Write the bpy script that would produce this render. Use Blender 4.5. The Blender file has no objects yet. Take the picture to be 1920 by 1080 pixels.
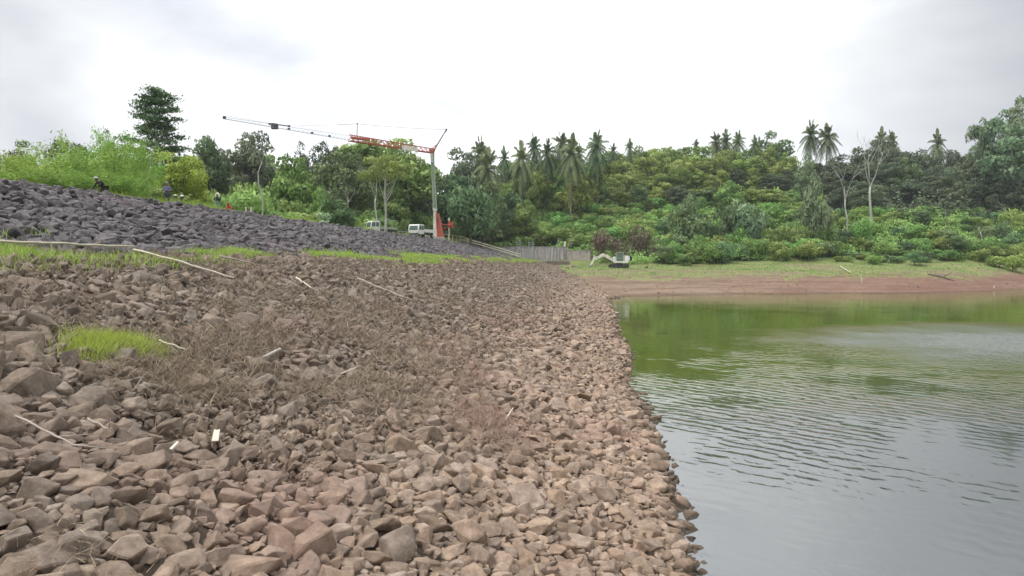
import bpy, bmesh, math, random
import numpy as np
from mathutils import Vector, Matrix, Euler

random.seed(11)
rng = np.random.default_rng(11)
SC = bpy.context.scene
COL = SC.collection
R = math.radians

# ------------------------------------------------------------------ camera, world, sun, exposure
CZ = 4.5                       # camera height above the water (water is z = 0)
F = 1280.0                     # focal length in pixels of a 1920 wide frame
PITCH = math.atan(50 / F)
cam_d = bpy.data.cameras.new('camera'); cam = bpy.data.objects.new('camera', cam_d); COL.objects.link(cam)
cam_d.lens = 24; cam_d.sensor_width = 36; cam_d.clip_start = 0.05; cam_d.clip_end = 9000
cam.location = (0, 0, CZ); cam.rotation_euler = (R(90) - PITCH, 0, 0)
SC.camera = cam

SUN_EL, SUN_AZ = R(56), R(-105)       # azimuth from the view direction, negative = left
W = bpy.data.worlds.new('World'); SC.world = W; W.use_nodes = True
nt = W.node_tree; nt.nodes.clear()
def nn(t, kind, **kw):
    n = t.nodes.new(kind)
    for k, v in kw.items():
        if k in n.inputs.keys(): n.inputs[k].default_value = v
        else: setattr(n, k, v)
    return n
out = nn(nt, 'ShaderNodeOutputWorld'); bg = nn(nt, 'ShaderNodeBackground', Strength=0.1)
sky = nn(nt, 'ShaderNodeTexSky'); sky.sky_type = 'NISHITA'; sky.sun_disc = False
sky.sun_elevation = SUN_EL; sky.sun_rotation = SUN_AZ
tc = nn(nt, 'ShaderNodeTexCoord'); mp = nn(nt, 'ShaderNodeMapping'); mp.inputs['Scale'].default_value = (1, 1, 2.6)
mp.inputs['Location'].default_value = (0.35, 0.1, 0.62)
no = nn(nt, 'ShaderNodeTexNoise', Scale=1.25, Detail=5.0, Roughness=0.5, Distortion=0.4)
rp = nn(nt, 'ShaderNodeValToRGB')
rp.color_ramp.elements[0].position = 0.42; rp.color_ramp.elements[0].color = (.58, .61, .68, 1)
rp.color_ramp.elements[1].position = 0.62; rp.color_ramp.elements[1].color = (1.10, 1.11, 1.12, 1)
sx = nn(nt, 'ShaderNodeSeparateXYZ')
mr = nn(nt, 'ShaderNodeMapRange'); mr.inputs['From Min'].default_value = .27; mr.inputs['From Max'].default_value = .95
mr.inputs['To Min'].default_value = 10.0; mr.inputs['To Max'].default_value = 27
# darker cloud to the right
mx = nn(nt, 'ShaderNodeMapRange'); mx.inputs['From Min'].default_value = 0.12; mx.inputs['From Max'].default_value = 0.62
mx.inputs['To Min'].default_value = 1.0; mx.inputs['To Max'].default_value = 0.52
mx2 = nn(nt, 'ShaderNodeMapRange'); mx2.inputs['From Min'].default_value = -0.22; mx2.inputs['From Max'].default_value = -0.55
mx2.inputs['To Min'].default_value = 1.0; mx2.inputs['To Max'].default_value = 0.68
mxm = nn(nt, 'ShaderNodeMath', operation='MULTIPLY')
mm = nn(nt, 'ShaderNodeMath', operation='MULTIPLY')
vm = nn(nt, 'ShaderNodeVectorMath', operation='SCALE')
mix = nn(nt, 'ShaderNodeMix'); mix.data_type = 'RGBA'; mix.inputs[0].default_value = 0.94
L = nt.links.new
L(tc.outputs['Generated'], mp.inputs[0]); L(mp.outputs[0], no.inputs['Vector']); L(no.outputs['Fac'], rp.inputs[0])
L(tc.outputs['Generated'], sx.inputs[0]); L(sx.outputs['Z'], mr.inputs['Value']); L(sx.outputs['X'], mx.inputs['Value'])
L(sx.outputs['X'], mx2.inputs['Value']); L(mx.outputs[0], mxm.inputs[0]); L(mx2.outputs[0], mxm.inputs[1])
L(mr.outputs[0], mm.inputs[0]); L(mxm.outputs[0], mm.inputs[1])
L(rp.outputs[0], vm.inputs[0]); L(mm.outputs[0], vm.inputs['Scale'])
L(sky.outputs[0], mix.inputs[6]); L(vm.outputs[0], mix.inputs[7]); L(mix.outputs[2], bg.inputs[0]); L(bg.outputs[0], out.inputs[0])

sd = bpy.data.lights.new('sun', 'SUN'); sd.energy = 1.3; sd.angle = R(14); sd.color = (1, .97, .92)
sun = bpy.data.objects.new('sun', sd); COL.objects.link(sun); sun.location = (0, 0, 60)
sdir = Vector((math.sin(SUN_AZ) * math.cos(SUN_EL), math.cos(SUN_AZ) * math.cos(SUN_EL), math.sin(SUN_EL)))
sun.rotation_euler = sdir.to_track_quat('Z', 'Y').to_euler()
SC.view_settings.view_transform = 'Standard'; SC.view_settings.look = 'None'
SC.view_settings.exposure = 0.45; SC.view_settings.gamma = 1.0
SC.render.resolution_x = 1024; SC.render.resolution_y = 576
try:
    SC.cycles.max_bounces = 6; SC.cycles.diffuse_bounces = 3; SC.cycles.transparent_max_bounces = 6
except Exception: pass

# ------------------------------------------------------------------ helpers
def tag(o, label=None, cat=None, group=None, kind=None):
    if label: o['label'] = label
    if cat: o['category'] = cat
    if group: o['group'] = group
    if kind: o['kind'] = kind
    return o

def link(name, data, parent=None, loc=None):
    o = bpy.data.objects.new(name, data); COL.objects.link(o)
    if parent: o.parent = parent
    if loc is not None: o.location = loc
    return o

def mesh_np(name, V, Fc, mat=None, face_attr=None, vcol=None, smooth=False, cn=None):
    """V (n,3), Fc (m,k) int array or a list of such arrays"""
    me = bpy.data.meshes.new(name)
    Fs = Fc if isinstance(Fc, list) else [Fc]
    V = np.asarray(V, dtype=np.float32)
    me.vertices.add(len(V)); me.vertices.foreach_set('co', V.ravel())
    li = np.concatenate([f.ravel() for f in Fs]).astype(np.int32)
    cnt = np.concatenate([np.full(len(f), f.shape[1]) for f in Fs]).astype(np.int32)
    st = np.concatenate([[0], np.cumsum(cnt)[:-1]]).astype(np.int32)
    me.loops.add(len(li)); me.loops.foreach_set('vertex_index', li)
    me.polygons.add(len(cnt)); me.polygons.foreach_set('loop_start', st)
    me.polygons.foreach_set('use_smooth', np.full(len(cnt), smooth, dtype=bool))
    me.update(calc_edges=True)
    if cn is not None:
        me.polygons.foreach_set('use_smooth', np.ones(len(cnt), dtype=bool)); me.normals_split_custom_set_from_vertices(np.asarray(cn, dtype=np.float32).tolist())
    if face_attr is not None:
        a = me.attributes.new('tint', 'FLOAT', 'FACE'); a.data.foreach_set('value', np.asarray(face_attr, dtype=np.float32))
    if vcol is not None:
        a = me.color_attributes.new('col', 'FLOAT_COLOR', 'POINT')
        c = np.ones((len(V), 4), dtype=np.float32); c[:, :3] = vcol; a.data.foreach_set('color', c.ravel())
    if mat: me.materials.append(mat)
    return me

def _hash(ix, iy, s):
    h = np.sin(ix * 127.1 + iy * 311.7 + s * 74.7) * 43758.5453
    return h - np.floor(h)
def vnoise(x, y, s=0):
    ix, iy = np.floor(x), np.floor(y); fx, fy = x - ix, y - iy
    fx = fx * fx * (3 - 2 * fx); fy = fy * fy * (3 - 2 * fy)
    a, b, c, d = _hash(ix, iy, s), _hash(ix + 1, iy, s), _hash(ix, iy + 1, s), _hash(ix + 1, iy + 1, s)
    return (a + (b - a) * fx) * (1 - fy) + (c + (d - c) * fx) * fy
def fbm(x, y, s=0, o=4):
    r = 0; a = .5
    for k in range(o):
        r = r + a * vnoise(x * 2 ** k, y * 2 ** k, s + k); a *= .5
    return r / (1 - .5 ** o)

TH = math.atan(160 / F); ST, CT = math.sin(TH), math.cos(TH)
# ------------------------------------------------------------------ materials
def mat_new(name, rough=.8, spec=.3):
    m = bpy.data.materials.new(name); m.use_nodes = True
    b = m.node_tree.nodes['Principled BSDF']
    b.inputs['Roughness'].default_value = rough; b.inputs['Specular IOR Level'].default_value = spec
    return m, m.node_tree, b

def paint(name, c, rough=.55, metal=0, var=.12, scale=6.0, dirt=None):
    m, t, b = mat_new(name, rough, .4)
    b.inputs['Metallic'].default_value = metal
    co = nn(t, 'ShaderNodeTexCoord'); n = nn(t, 'ShaderNodeTexNoise', Scale=scale, Detail=6.0, Roughness=.65)
    r = nn(t, 'ShaderNodeValToRGB')
    d = dirt or tuple(x * (1 - 3 * var) for x in c)
    r.color_ramp.elements[0].position = .33; r.color_ramp.elements[0].color = (*d, 1)
    r.color_ramp.elements[1].position = .55; r.color_ramp.elements[1].color = (*c, 1)
    t.links.new(co.outputs['Object'], n.inputs['Vector']); t.links.new(n.outputs['Fac'], r.inputs[0]); t.links.new(r.outputs[0], b.inputs['Base Color'])
    return m

def leaf_mat(name, cols, trans=.25, hue=.03, rough=.6):
    """cols: list of (pos, rgb) over the per-face tint"""
    m, t, b = mat_new(name, rough, .25)
    at = nn(t, 'ShaderNodeAttribute', attribute_name='tint'); oi = nn(t, 'ShaderNodeObjectInfo')
    r = nn(t, 'ShaderNodeValToRGB')
    while len(r.color_ramp.elements) < len(cols): r.color_ramp.elements.new(.5)
    for e, (p, c) in zip(r.color_ramp.elements, cols): e.position = p; e.color = (*c, 1)
    h = nn(t, 'ShaderNodeHueSaturation'); h.inputs['Saturation'].default_value = 1.0
    m1 = nn(t, 'ShaderNodeMapRange'); m1.inputs['To Min'].default_value = .5 - hue; m1.inputs['To Max'].default_value = .5 + hue
    m2 = nn(t, 'ShaderNodeMath', operation='MULTIPLY_ADD'); m2.inputs[1].default_value = .45; m2.inputs[2].default_value = .78
    fr = nn(t, 'ShaderNodeMath', operation='FRACT'); ml = nn(t, 'ShaderNodeMath', operation='MULTIPLY'); ml.inputs[1].default_value = 17.3
    tr = nn(t, 'ShaderNodeBsdfTranslucent'); ms = nn(t, 'ShaderNodeMixShader'); ms.inputs[0].default_value = trans
    o = t.nodes['Material Output']; l = t.links.new
    l(at.outputs['Fac'], r.inputs[0]); l(r.outputs[0], h.inputs['Color'])
    l(oi.outputs['Random'], m1.inputs['Value']); l(m1.outputs[0], h.inputs['Hue'])
    l(oi.outputs['Random'], ml.inputs[0]); l(ml.outputs[0], fr.inputs[0]); l(fr.outputs[0], m2.inputs[0]); l(m2.outputs[0], h.inputs['Value'])
    l(h.outputs[0], b.inputs['Base Color']); l(h.outputs[0], tr.inputs[0])
    l(b.outputs[0], ms.inputs[1]); l(tr.outputs[0], ms.inputs[2]); l(ms.outputs[0], o.inputs['Surface'])
    return m

M = {}
M['leaf_mid'] = leaf_mat('leaf_mid', [(0, (.085, .14, .033)), (.5, (.20, .30, .075)), (1, (.36, .48, .15))], .3)
M['leaf_yellow'] = leaf_mat('leaf_yellow', [(0, (.09, .14, .03)), (.5, (.22, .30, .065)), (1, (.44, .49, .16))], .3, .014)
M['leaf_dark'] = leaf_mat('leaf_dark', [(0, (.065, .090, .05)), (.5, (.12, .155, .085)), (1, (.21, .26, .14))])
M['leaf_blue'] = leaf_mat('leaf_blue', [(0, (.07, .12, .05)), (.5, (.145, .225, .09)), (1, (.27, .37, .16))])
M['leaf_lime'] = leaf_mat('leaf_lime', [(0, (.16, .24, .03)), (.5, (.30, .44, .08)), (1, (.44, .60, .17))], .4)
M['leaf_scrub'] = leaf_mat('leaf_scrub', [(0, (.095, .17, .04)), (.5, (.22, .36, .085)), (1, (.38, .53, .17))], .35)
M['leaf_pale'] = leaf_mat('leaf_pale', [(0, (0.121, 0.187, 0.099)), (.5, (0.220, 0.308, 0.154)), (1, (0.374, 0.462, 0.264))], .3)
M['leaf_mango'] = leaf_mat('leaf_mango', [(0, (.09, .15, .02)), (.5, (.32, .44, .06)), (1, (.60, .70, .17))], .3, .008)
M['leaf_red'] = leaf_mat('leaf_red', [(0, (.10, .07, .055)), (.5, (.19, .13, .10)), (1, (.25, .25, .13))])
M['leaf_palm'] = leaf_mat('leaf_palm', [(0, (0.068, 0.108, 0.047)), (.5, (0.149, 0.203, 0.088)), (1, (0.270, 0.324, 0.162))], .2)
M['grass_lime'] = leaf_mat('grass_lime', [(0, (.18, .27, .05)), (.5, (.34, .52, .08)), (1, (.52, .62, .19))], .4)
M['grass_dry'] = leaf_mat('grass_dry', [(0, (.13, .085, .06)), (.5, (.25, .175, .125)), (1, (.50, .41, .30))], .2)
M['grass_red'] = leaf_mat('grass_red', [(0, (.16, .095, .075)), (.5, (.25, .155, .12)), (1, (.38, .27, .21))], .2)
M['bark_pale'] = paint('bark_pale', (.42, .42, .36), .9, var=.1, scale=2.5, dirt=(.24, .25, .19))
M['bark'] = paint('bark', (.16, .13, .10), .95, var=.15, scale=2.5)
M['bark_grey'] = paint('bark_grey', (.23, .21, .18), .95, var=.15, scale=2.5)
M['wood_pale'] = paint('wood_pale', (.56, .50, .38), .8, var=.1, scale=3)
M['wood_grey'] = paint('wood_grey', (.40, .34, .28), .85, var=.12, scale=3)
M['board'] = paint('board', (.60, .53, .43), .7, var=.05, scale=4)

def rock_mat(name, c0, c1, c2, patch, pscale=.35, wash=(1.45, 1.34, 1.28, 1)):
    m, t, b = mat_new(name, .88, .25)
    l = t.links.new
    ge = nn(t, 'ShaderNodeNewGeometry'); oi = nn(t, 'ShaderNodeObjectInfo')
    n1 = nn(t, 'ShaderNodeTexNoise', Scale=9.0, Detail=8.0, Roughness=.7)
    r = nn(t, 'ShaderNodeValToRGB'); r.color_ramp.elements.new(.5)
    for e, (p, c) in zip(r.color_ramp.elements, ((.25, c0), (.5, c1), (.78, c2))): e.position = p; e.color = (*c, 1)
    h = nn(t, 'ShaderNodeHueSaturation')
    mv = nn(t, 'ShaderNodeMath', operation='MULTIPLY_ADD'); mv.inputs[1].default_value = .50; mv.inputs[2].default_value = .72
    n2 = nn(t, 'ShaderNodeTexNoise', Scale=pscale, Detail=4.0)
    r2 = nn(t, 'ShaderNodeValToRGB'); r2.color_ramp.elements[0].position = .5; r2.color_ramp.elements[1].position = .72
    mxx = nn(t, 'ShaderNodeMix'); mxx.data_type = 'RGBA'; mxx.inputs[7].default_value = (*patch, 1)
    ms = nn(t, 'ShaderNodeMath', operation='MULTIPLY'); ms.inputs[1].default_value = .55
    n3 = nn(t, 'ShaderNodeTexNoise', Scale=28.0, Detail=8.0, Roughness=.75)
    n4 = nn(t, 'ShaderNodeTexVoronoi', Scale=6.0); n4.feature = 'DISTANCE_TO_EDGE'
    bp = nn(t, 'ShaderNodeBump', Strength=.55, Distance=.03)
    l(ge.outputs['Position'], n1.inputs['Vector']); l(n1.outputs['Fac'], r.inputs[0]); l(r.outputs[0], h.inputs['Color'])
    l(oi.outputs['Random'], mv.inputs[0]); l(mv.outputs[0], h.inputs['Value'])
    l(ge.outputs['Position'], n2.inputs['Vector']); l(n2.outputs['Fac'], r2.inputs[0]); l(r2.outputs[0], ms.inputs[0]); l(ms.outputs[0], mxx.inputs[0])
    l(h.outputs[0], mxx.inputs[6])
    vd = nn(t, 'ShaderNodeVectorMath', operation='DOT_PRODUCT'); vd.inputs[1].default_value = (-CT, ST, 0); l(ge.outputs['Position'], vd.inputs[0])
    wr = nn(t, 'ShaderNodeMapRange'); wr.inputs['From Min'].default_value = 6.5; wr.inputs['From Max'].default_value = .5; wr.inputs['To Min'].default_value = 0; wr.inputs['To Max'].default_value = 1; l(vd.outputs['Value'], wr.inputs['Value'])
    wm = nn(t, 'ShaderNodeMix'); wm.data_type = 'RGBA'; wm.blend_type = 'MULTIPLY'; wm.inputs[7].default_value = wash; l(wr.outputs[0], wm.inputs[0]); l(mxx.outputs[2], wm.inputs[6])
    fr = nn(t, 'ShaderNodeMath', operation='FRACT'); fm = nn(t, 'ShaderNodeMath', operation='MULTIPLY'); fm.inputs[1].default_value = 31.7; l(oi.outputs['Random'], fm.inputs[0]); l(fm.outputs[0], fr.inputs[0])
    sa = nn(t, 'ShaderNodeMapRange'); sa.inputs['To Min'].default_value = .78; sa.inputs['To Max'].default_value = 1.06; l(fr.outputs[0], sa.inputs['Value']); l(sa.outputs[0], h.inputs['Saturation'])
    sp = nn(t, 'ShaderNodeSeparateXYZ'); l(ge.outputs['Position'], sp.inputs[0])
    wz = nn(t, 'ShaderNodeMapRange'); wz.inputs['From Min'].default_value = .16; wz.inputs['From Max'].default_value = .05; l(sp.outputs['Z'], wz.inputs['Value'])
    wt = nn(t, 'ShaderNodeMix'); wt.data_type = 'RGBA'; wt.blend_type = 'MULTIPLY'; wt.inputs[7].default_value = (.38, .38, .36, 1); l(wz.outputs[0], wt.inputs[0]); l(wm.outputs[2], wt.inputs[6])
    n5 = nn(t, 'ShaderNodeTexNoise', Scale=2.3, Detail=9.0, Roughness=.72); l(ge.outputs['Position'], n5.inputs['Vector'])
    r5 = nn(t, 'ShaderNodeValToRGB'); r5.color_ramp.elements[0].position = .34; r5.color_ramp.elements[0].color = (.62, .60, .57, 1); r5.color_ramp.elements[1].position = .60; r5.color_ramp.elements[1].color = (1.1, 1.1, 1.08, 1); l(n5.outputs['Fac'], r5.inputs[0])
    w5 = nn(t, 'ShaderNodeMix'); w5.data_type = 'RGBA'; w5.blend_type = 'MULTIPLY'; w5.inputs[0].default_value = 1; l(wt.outputs[2], w5.inputs[6]); l(r5.outputs[0], w5.inputs[7]); l(w5.outputs[2], b.inputs['Base Color'])
    l(ge.outputs['Position'], n3.inputs['Vector']); l(n3.outputs['Fac'], bp.inputs['Height']); l(bp.outputs[0], b.inputs['Normal'])
    return m
M['rock'] = rock_mat('rock', (.125, .095, .070), (.20, .155, .116), (.31, .25, .195), (.225, .155, .125))
M['rock_dark'] = rock_mat('rock_dark', (.055, .050, .051), (.108, .098, .100), (.27, .25, .255), (.15, .112, .115), .25)

# ------------------------------------------------------------------ the lie of the land
def uv_of(X, Y): return X * ST + Y * CT, -X * CT + Y * ST
def xy_of(u, v): return u * ST - v * CT, u * CT + v * ST
UEND = 145.0
PV = np.array([-60, -1.3, 12, 16, 28.8, 36.5, 42, 400.]); PZ = np.array([-18, 0, 4.35, 4.8, 8.3, 8.3, 5.5, 5.5])
LAND = {
 -1500: [(0, -5), (16.5, -5), (18, 7.8), (60, 8.5), (200, 14), (400, 25)],
 0:    [(0, -5), (41, -5), (43, 7.8), (100, 9), (200, 14), (400, 25)],
 400:  [(0, -5), (62, -5), (66, 7.8), (130, 9), (200, 16), (400, 30)],
 700:  [(0, -5), (112, -5), (117, 7.8), (150, 9), (200, 18), (400, 30)],
 800:  [(0, -5), (140, -5), (148, 7), (165, 9), (220, 20), (400, 30)],
 870:  [(0, -5), (120, -5), (150, 2.9), (158, 3.5), (165, 7), (185, 14), (215, 24), (400, 32)],
 960:  [(0, -5), (78, -.6), (130, 3.0), (156, 3.2), (166, 8), (215, 24), (400, 34)],
 1140: [(0, -5), (60, -1.5), (80, 0), (100, 1.7), (130, 3.2), (145, 3.6), (155, 6), (200, 22), (215, 26), (400, 36)],
 1300: [(0, -5), (70, -1.5), (87, 0), (105, 1.7), (140, 4.0), (150, 5), (200, 23), (215, 28), (400, 36)],
 1500: [(0, -5), (75, -1.5), (93, 0), (110, 2.0), (135, 4.2), (150, 7), (190, 19), (215, 26), (400, 34)],
 1650: [(0, -5), (80, -1.5), (96, 0), (110, 2.1), (135, 4.3), (150, 9), (160, 14), (215, 22), (400, 30)],
 1800: [(0, -5), (80, -1.5), (99, 0), (114, 2.1), (135, 4.4), (150, 9), (160, 13), (215, 22), (400, 30)],
 1920: [(0, -5), (92, -1.5), (111, 0), (125, 1.6), (145, 4.4), (165, 12), (215, 22), (400, 32)],
 3000: [(0, -5), (110, -1.5), (130, 0), (150, 2), (170, 6), (215, 18), (400, 30)]}
LB = np.array(sorted(LAND))
def height(X, Y, rough=True):
    X = np.asarray(X, dtype=float); Y = np.asarray(Y, dtype=float)
    u, v = uv_of(X, Y)
    dam = np.interp(v, PV, PZ)
    dam = dam - np.clip(u - UEND, 0, 40) * 1.1
    dam = dam + np.where((v > -3) & (v < 27), (fbm(X * .12, Y * .12, 5) - .5) * .35, 0) * np.clip((27 - v) / 4, 0, 1)
    b = np.clip(960 + F * X / np.maximum(Y, .5), -1499, 2999)
    rows = np.stack([np.interp(Y, [p[0] for p in LAND[k]], [p[1] for p in LAND[k]]) for k in LB])
    i = np.clip(np.searchsorted(LB, b) - 1, 0, len(LB) - 2)
    w = (b - LB[i]) / (LB[i + 1] - LB[i])
    fl = rows.reshape(len(LB), -1); ii = i.ravel(); ar = np.arange(ii.size)
    land = (fl[ii, ar] * (1 - w.ravel()) + fl[ii + 1, ar] * w.ravel()).reshape(X.shape)
    land = np.where(Y < 15, np.where(v > 38, 7.8, -5.), land)
    land = land + (fbm(X * .05, Y * .05, 9) - .5) * np.clip((Y - 140) / 30, 0, 1) * 5 + (fbm(X * .3, Y * .3, 3) - .5) * .35 * np.clip((Y - 80) / 10, 0, 1)
    land = land + (fbm(X * .07, Y * .07, 13) - .5) * 1.5 * np.clip((Y - 75) / 10, 0, 1) * np.clip((150 - Y) / 20, 0, 1) * np.clip((X + 5) / 20, 0, 1)
    return np.maximum(dam, land)
def hz(x, y): return float(height(np.array([x]), np.array([y]))[0])
def is_dam(X, Y):
    u, v = uv_of(X, Y)
    return (np.interp(v, PV, PZ) - np.clip(u - UEND, 0, 40) * 1.1 + .25 >= height(X, Y)) & (v < 37)

CP, SP = math.cos(PITCH), math.sin(PITCH)
def ray(px, py):
    a = (px - 960) / F; b = -(py - 540) / F
    return Vector((a, CP + b * SP, -SP + b * CP))
def at_depth(px, py, D):
    r = ray(px, py); return Vector((0, 0, CZ)) + r * (D / r.y)
def ground(px, py, dmin=3, dmax=260):
    r = ray(px, py); r = r / r.y
    D = np.concatenate([np.arange(dmin, 60, .05), np.arange(60, dmax, .2)])
    z = height(r.x * D, D) - (CZ + r.z * D)
    k = np.argmax(z > 0)
    return Vector((r.x * D[k], D[k], float(height(np.array([r.x * D[k]]), np.array([D[k]]))[0])))
def project(P):
    x, y, z = P[:, 0], P[:, 1], P[:, 2] - CZ
    d = y * CP - z * SP; up = y * SP + z * CP
    return 960 + F * x / d, 540 - F * up / d, d

# ------------------------------------------------------------------ ground sheet, water
def build_ground():
    a_in = np.linspace(-40, 46, 560); a_l = np.linspace(-180, -40.5, 50); a_r = np.linspace(46.5, 180, 50)
    A = np.radians(np.concatenate([a_l, a_in, a_r]))
    rr = np.concatenate([[.5, 1.5, 3], np.geomspace(4, 60, 260), np.geomspace(60.4, 260, 330)[1:], np.geomspace(270, 4000, 30)])
    AA, RR = np.meshgrid(A, rr)
    X = RR * np.sin(AA); Y = RR * np.cos(AA)
    Z = height(X, Y)
    n, m = X.shape
    u, v = uv_of(X, Y)
    silt = np.clip((v - 4) / 2, 0, 1) * np.clip((12.6 - v) / 1, 0, 1) * np.clip((u - 8) / 4, 0, 1) * np.clip((90 - u) / 40, 0, 1) * np.clip((fbm(X * .45, Y * .45, 77) - .36) * 6, 0, 1)
    Z = Z + silt * (.06 + (fbm(X * 2.2, Y * 2.2, 78) - .5) * .18)
    n1 = fbm(X * .35, Y * .35, 21); n2 = fbm(X * 1.7, Y * 1.7, 22); n3 = fbm(X * .08, Y * .08, 23)
    mud = np.array([.15, .095, .068]); mud2 = np.array([.235, .17, .12]); red = np.array([.165, .078, .058])
    gr = np.array([.13, .19, .05]); gr2 = np.array([.23, .22, .10]); soil = np.array([.055, .041, .031]); fl = np.array([.06, .10, .03])
    def mixc(a, b, t): return a * (1 - t[..., None]) + b * t[..., None]
    st = np.clip((vnoise(X * .12, Z * 11, 31) * .6 + vnoise(X * .5, Z * 30, 32) * .5 - .35) * 2.4, 0, 1)
    c = mixc(mud, mud2, st)
    c = mixc(c, red, np.clip((X - 25) / 30, 0, 1) * np.clip(n1 * 1.3, 0, 1) * .75)
    g = mixc(gr, gr2, np.clip(n2 * 1.6 - .3 + (n1 - .5), 0, 1))
    lim = 1.55 + np.clip((X - 20) / 40, 0, 1) * .35
    c = mixc(c, g, np.clip((Z - lim + (n1 - .5) * 2.6 + (n2 - .5) * 1.3) / .6, 0, 1))
    c = mixc(c, mud2 * .8, np.clip((fbm(X * .11, Y * .22, 99) - .56) * 7, 0, 1) * np.clip((Z - 1) / .5, 0, 1) * .7)
    c = mixc(c, fl, np.clip((Z - 4.6 + (n1 - .5)) / .8, 0, 1))
    wet = np.clip(1 - Z / .22, 0, 1)
    c = c * (1 - .35 * wet[..., None])
    dm = is_dam(X, Y)
    d = mixc(soil, soil * 1.5, n2)
    d = mixc(d, np.array([.15, .098, .07]) * (.75 + .5 * n2[..., None]), silt)
    gm = np.clip(1.6 - np.abs(v - 14.2 + (n1 - .5) * 3) / 2.2, 0, 1)
    d = mixc(d, np.array([.17, .21, .055]), gm)
    d = mixc(d, np.array([.10, .11, .06]), np.clip((v - 27) / 2, 0, 1))
    c = np.where(dm[..., None], d, c)
    V = np.stack([X, Y, Z], -1).reshape(-1, 3)
    idx = np.arange(n * m).reshape(n, m)
    Fq = np.stack([idx[:-1, :-1], idx[:-1, 1:], idx[1:, 1:], idx[1:, :-1]], -1).reshape(-1, 4)
    mt, t, b = mat_new('ground_soil', .95, .15)
    at = nn(t, 'ShaderNodeVertexColor', layer_name='col'); ge = nn(t, 'ShaderNodeNewGeometry')
    nz = nn(t, 'ShaderNodeTexNoise', Scale=2.2, Detail=10.0, Roughness=.75)
    r = nn(t, 'ShaderNodeValToRGB'); r.color_ramp.elements[0].position = .3; r.color_ramp.elements[0].color = (.6, .6, .6, 1)
    r.color_ramp.elements[1].position = .7; r.color_ramp.elements[1].color = (1.25, 1.25, 1.2, 1)
    mu = nn(t, 'ShaderNodeMix'); mu.data_type = 'RGBA'; mu.blend_type = 'MULTIPLY'; mu.inputs[0].default_value = 1
    bp = nn(t, 'ShaderNodeBump', Strength=.7, Distance=.08)
    l = t.links.new
    l(ge.outputs['Position'], nz.inputs['Vector']); l(nz.outputs['Fac'], r.inputs[0]); l(at.outputs['Color'], mu.inputs[6]); l(r.outputs[0], mu.inputs[7])
    l(mu.outputs[2], b.inputs['Base Color']); l(nz.outputs['Fac'], bp.inputs['Height']); l(bp.outputs[0], b.inputs['Normal'])
    o = link('ground', mesh_np('ground', V, Fq, mt, vcol=c.reshape(-1, 3), smooth=True)); o['kind'] = 'structure'
build_ground()

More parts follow.
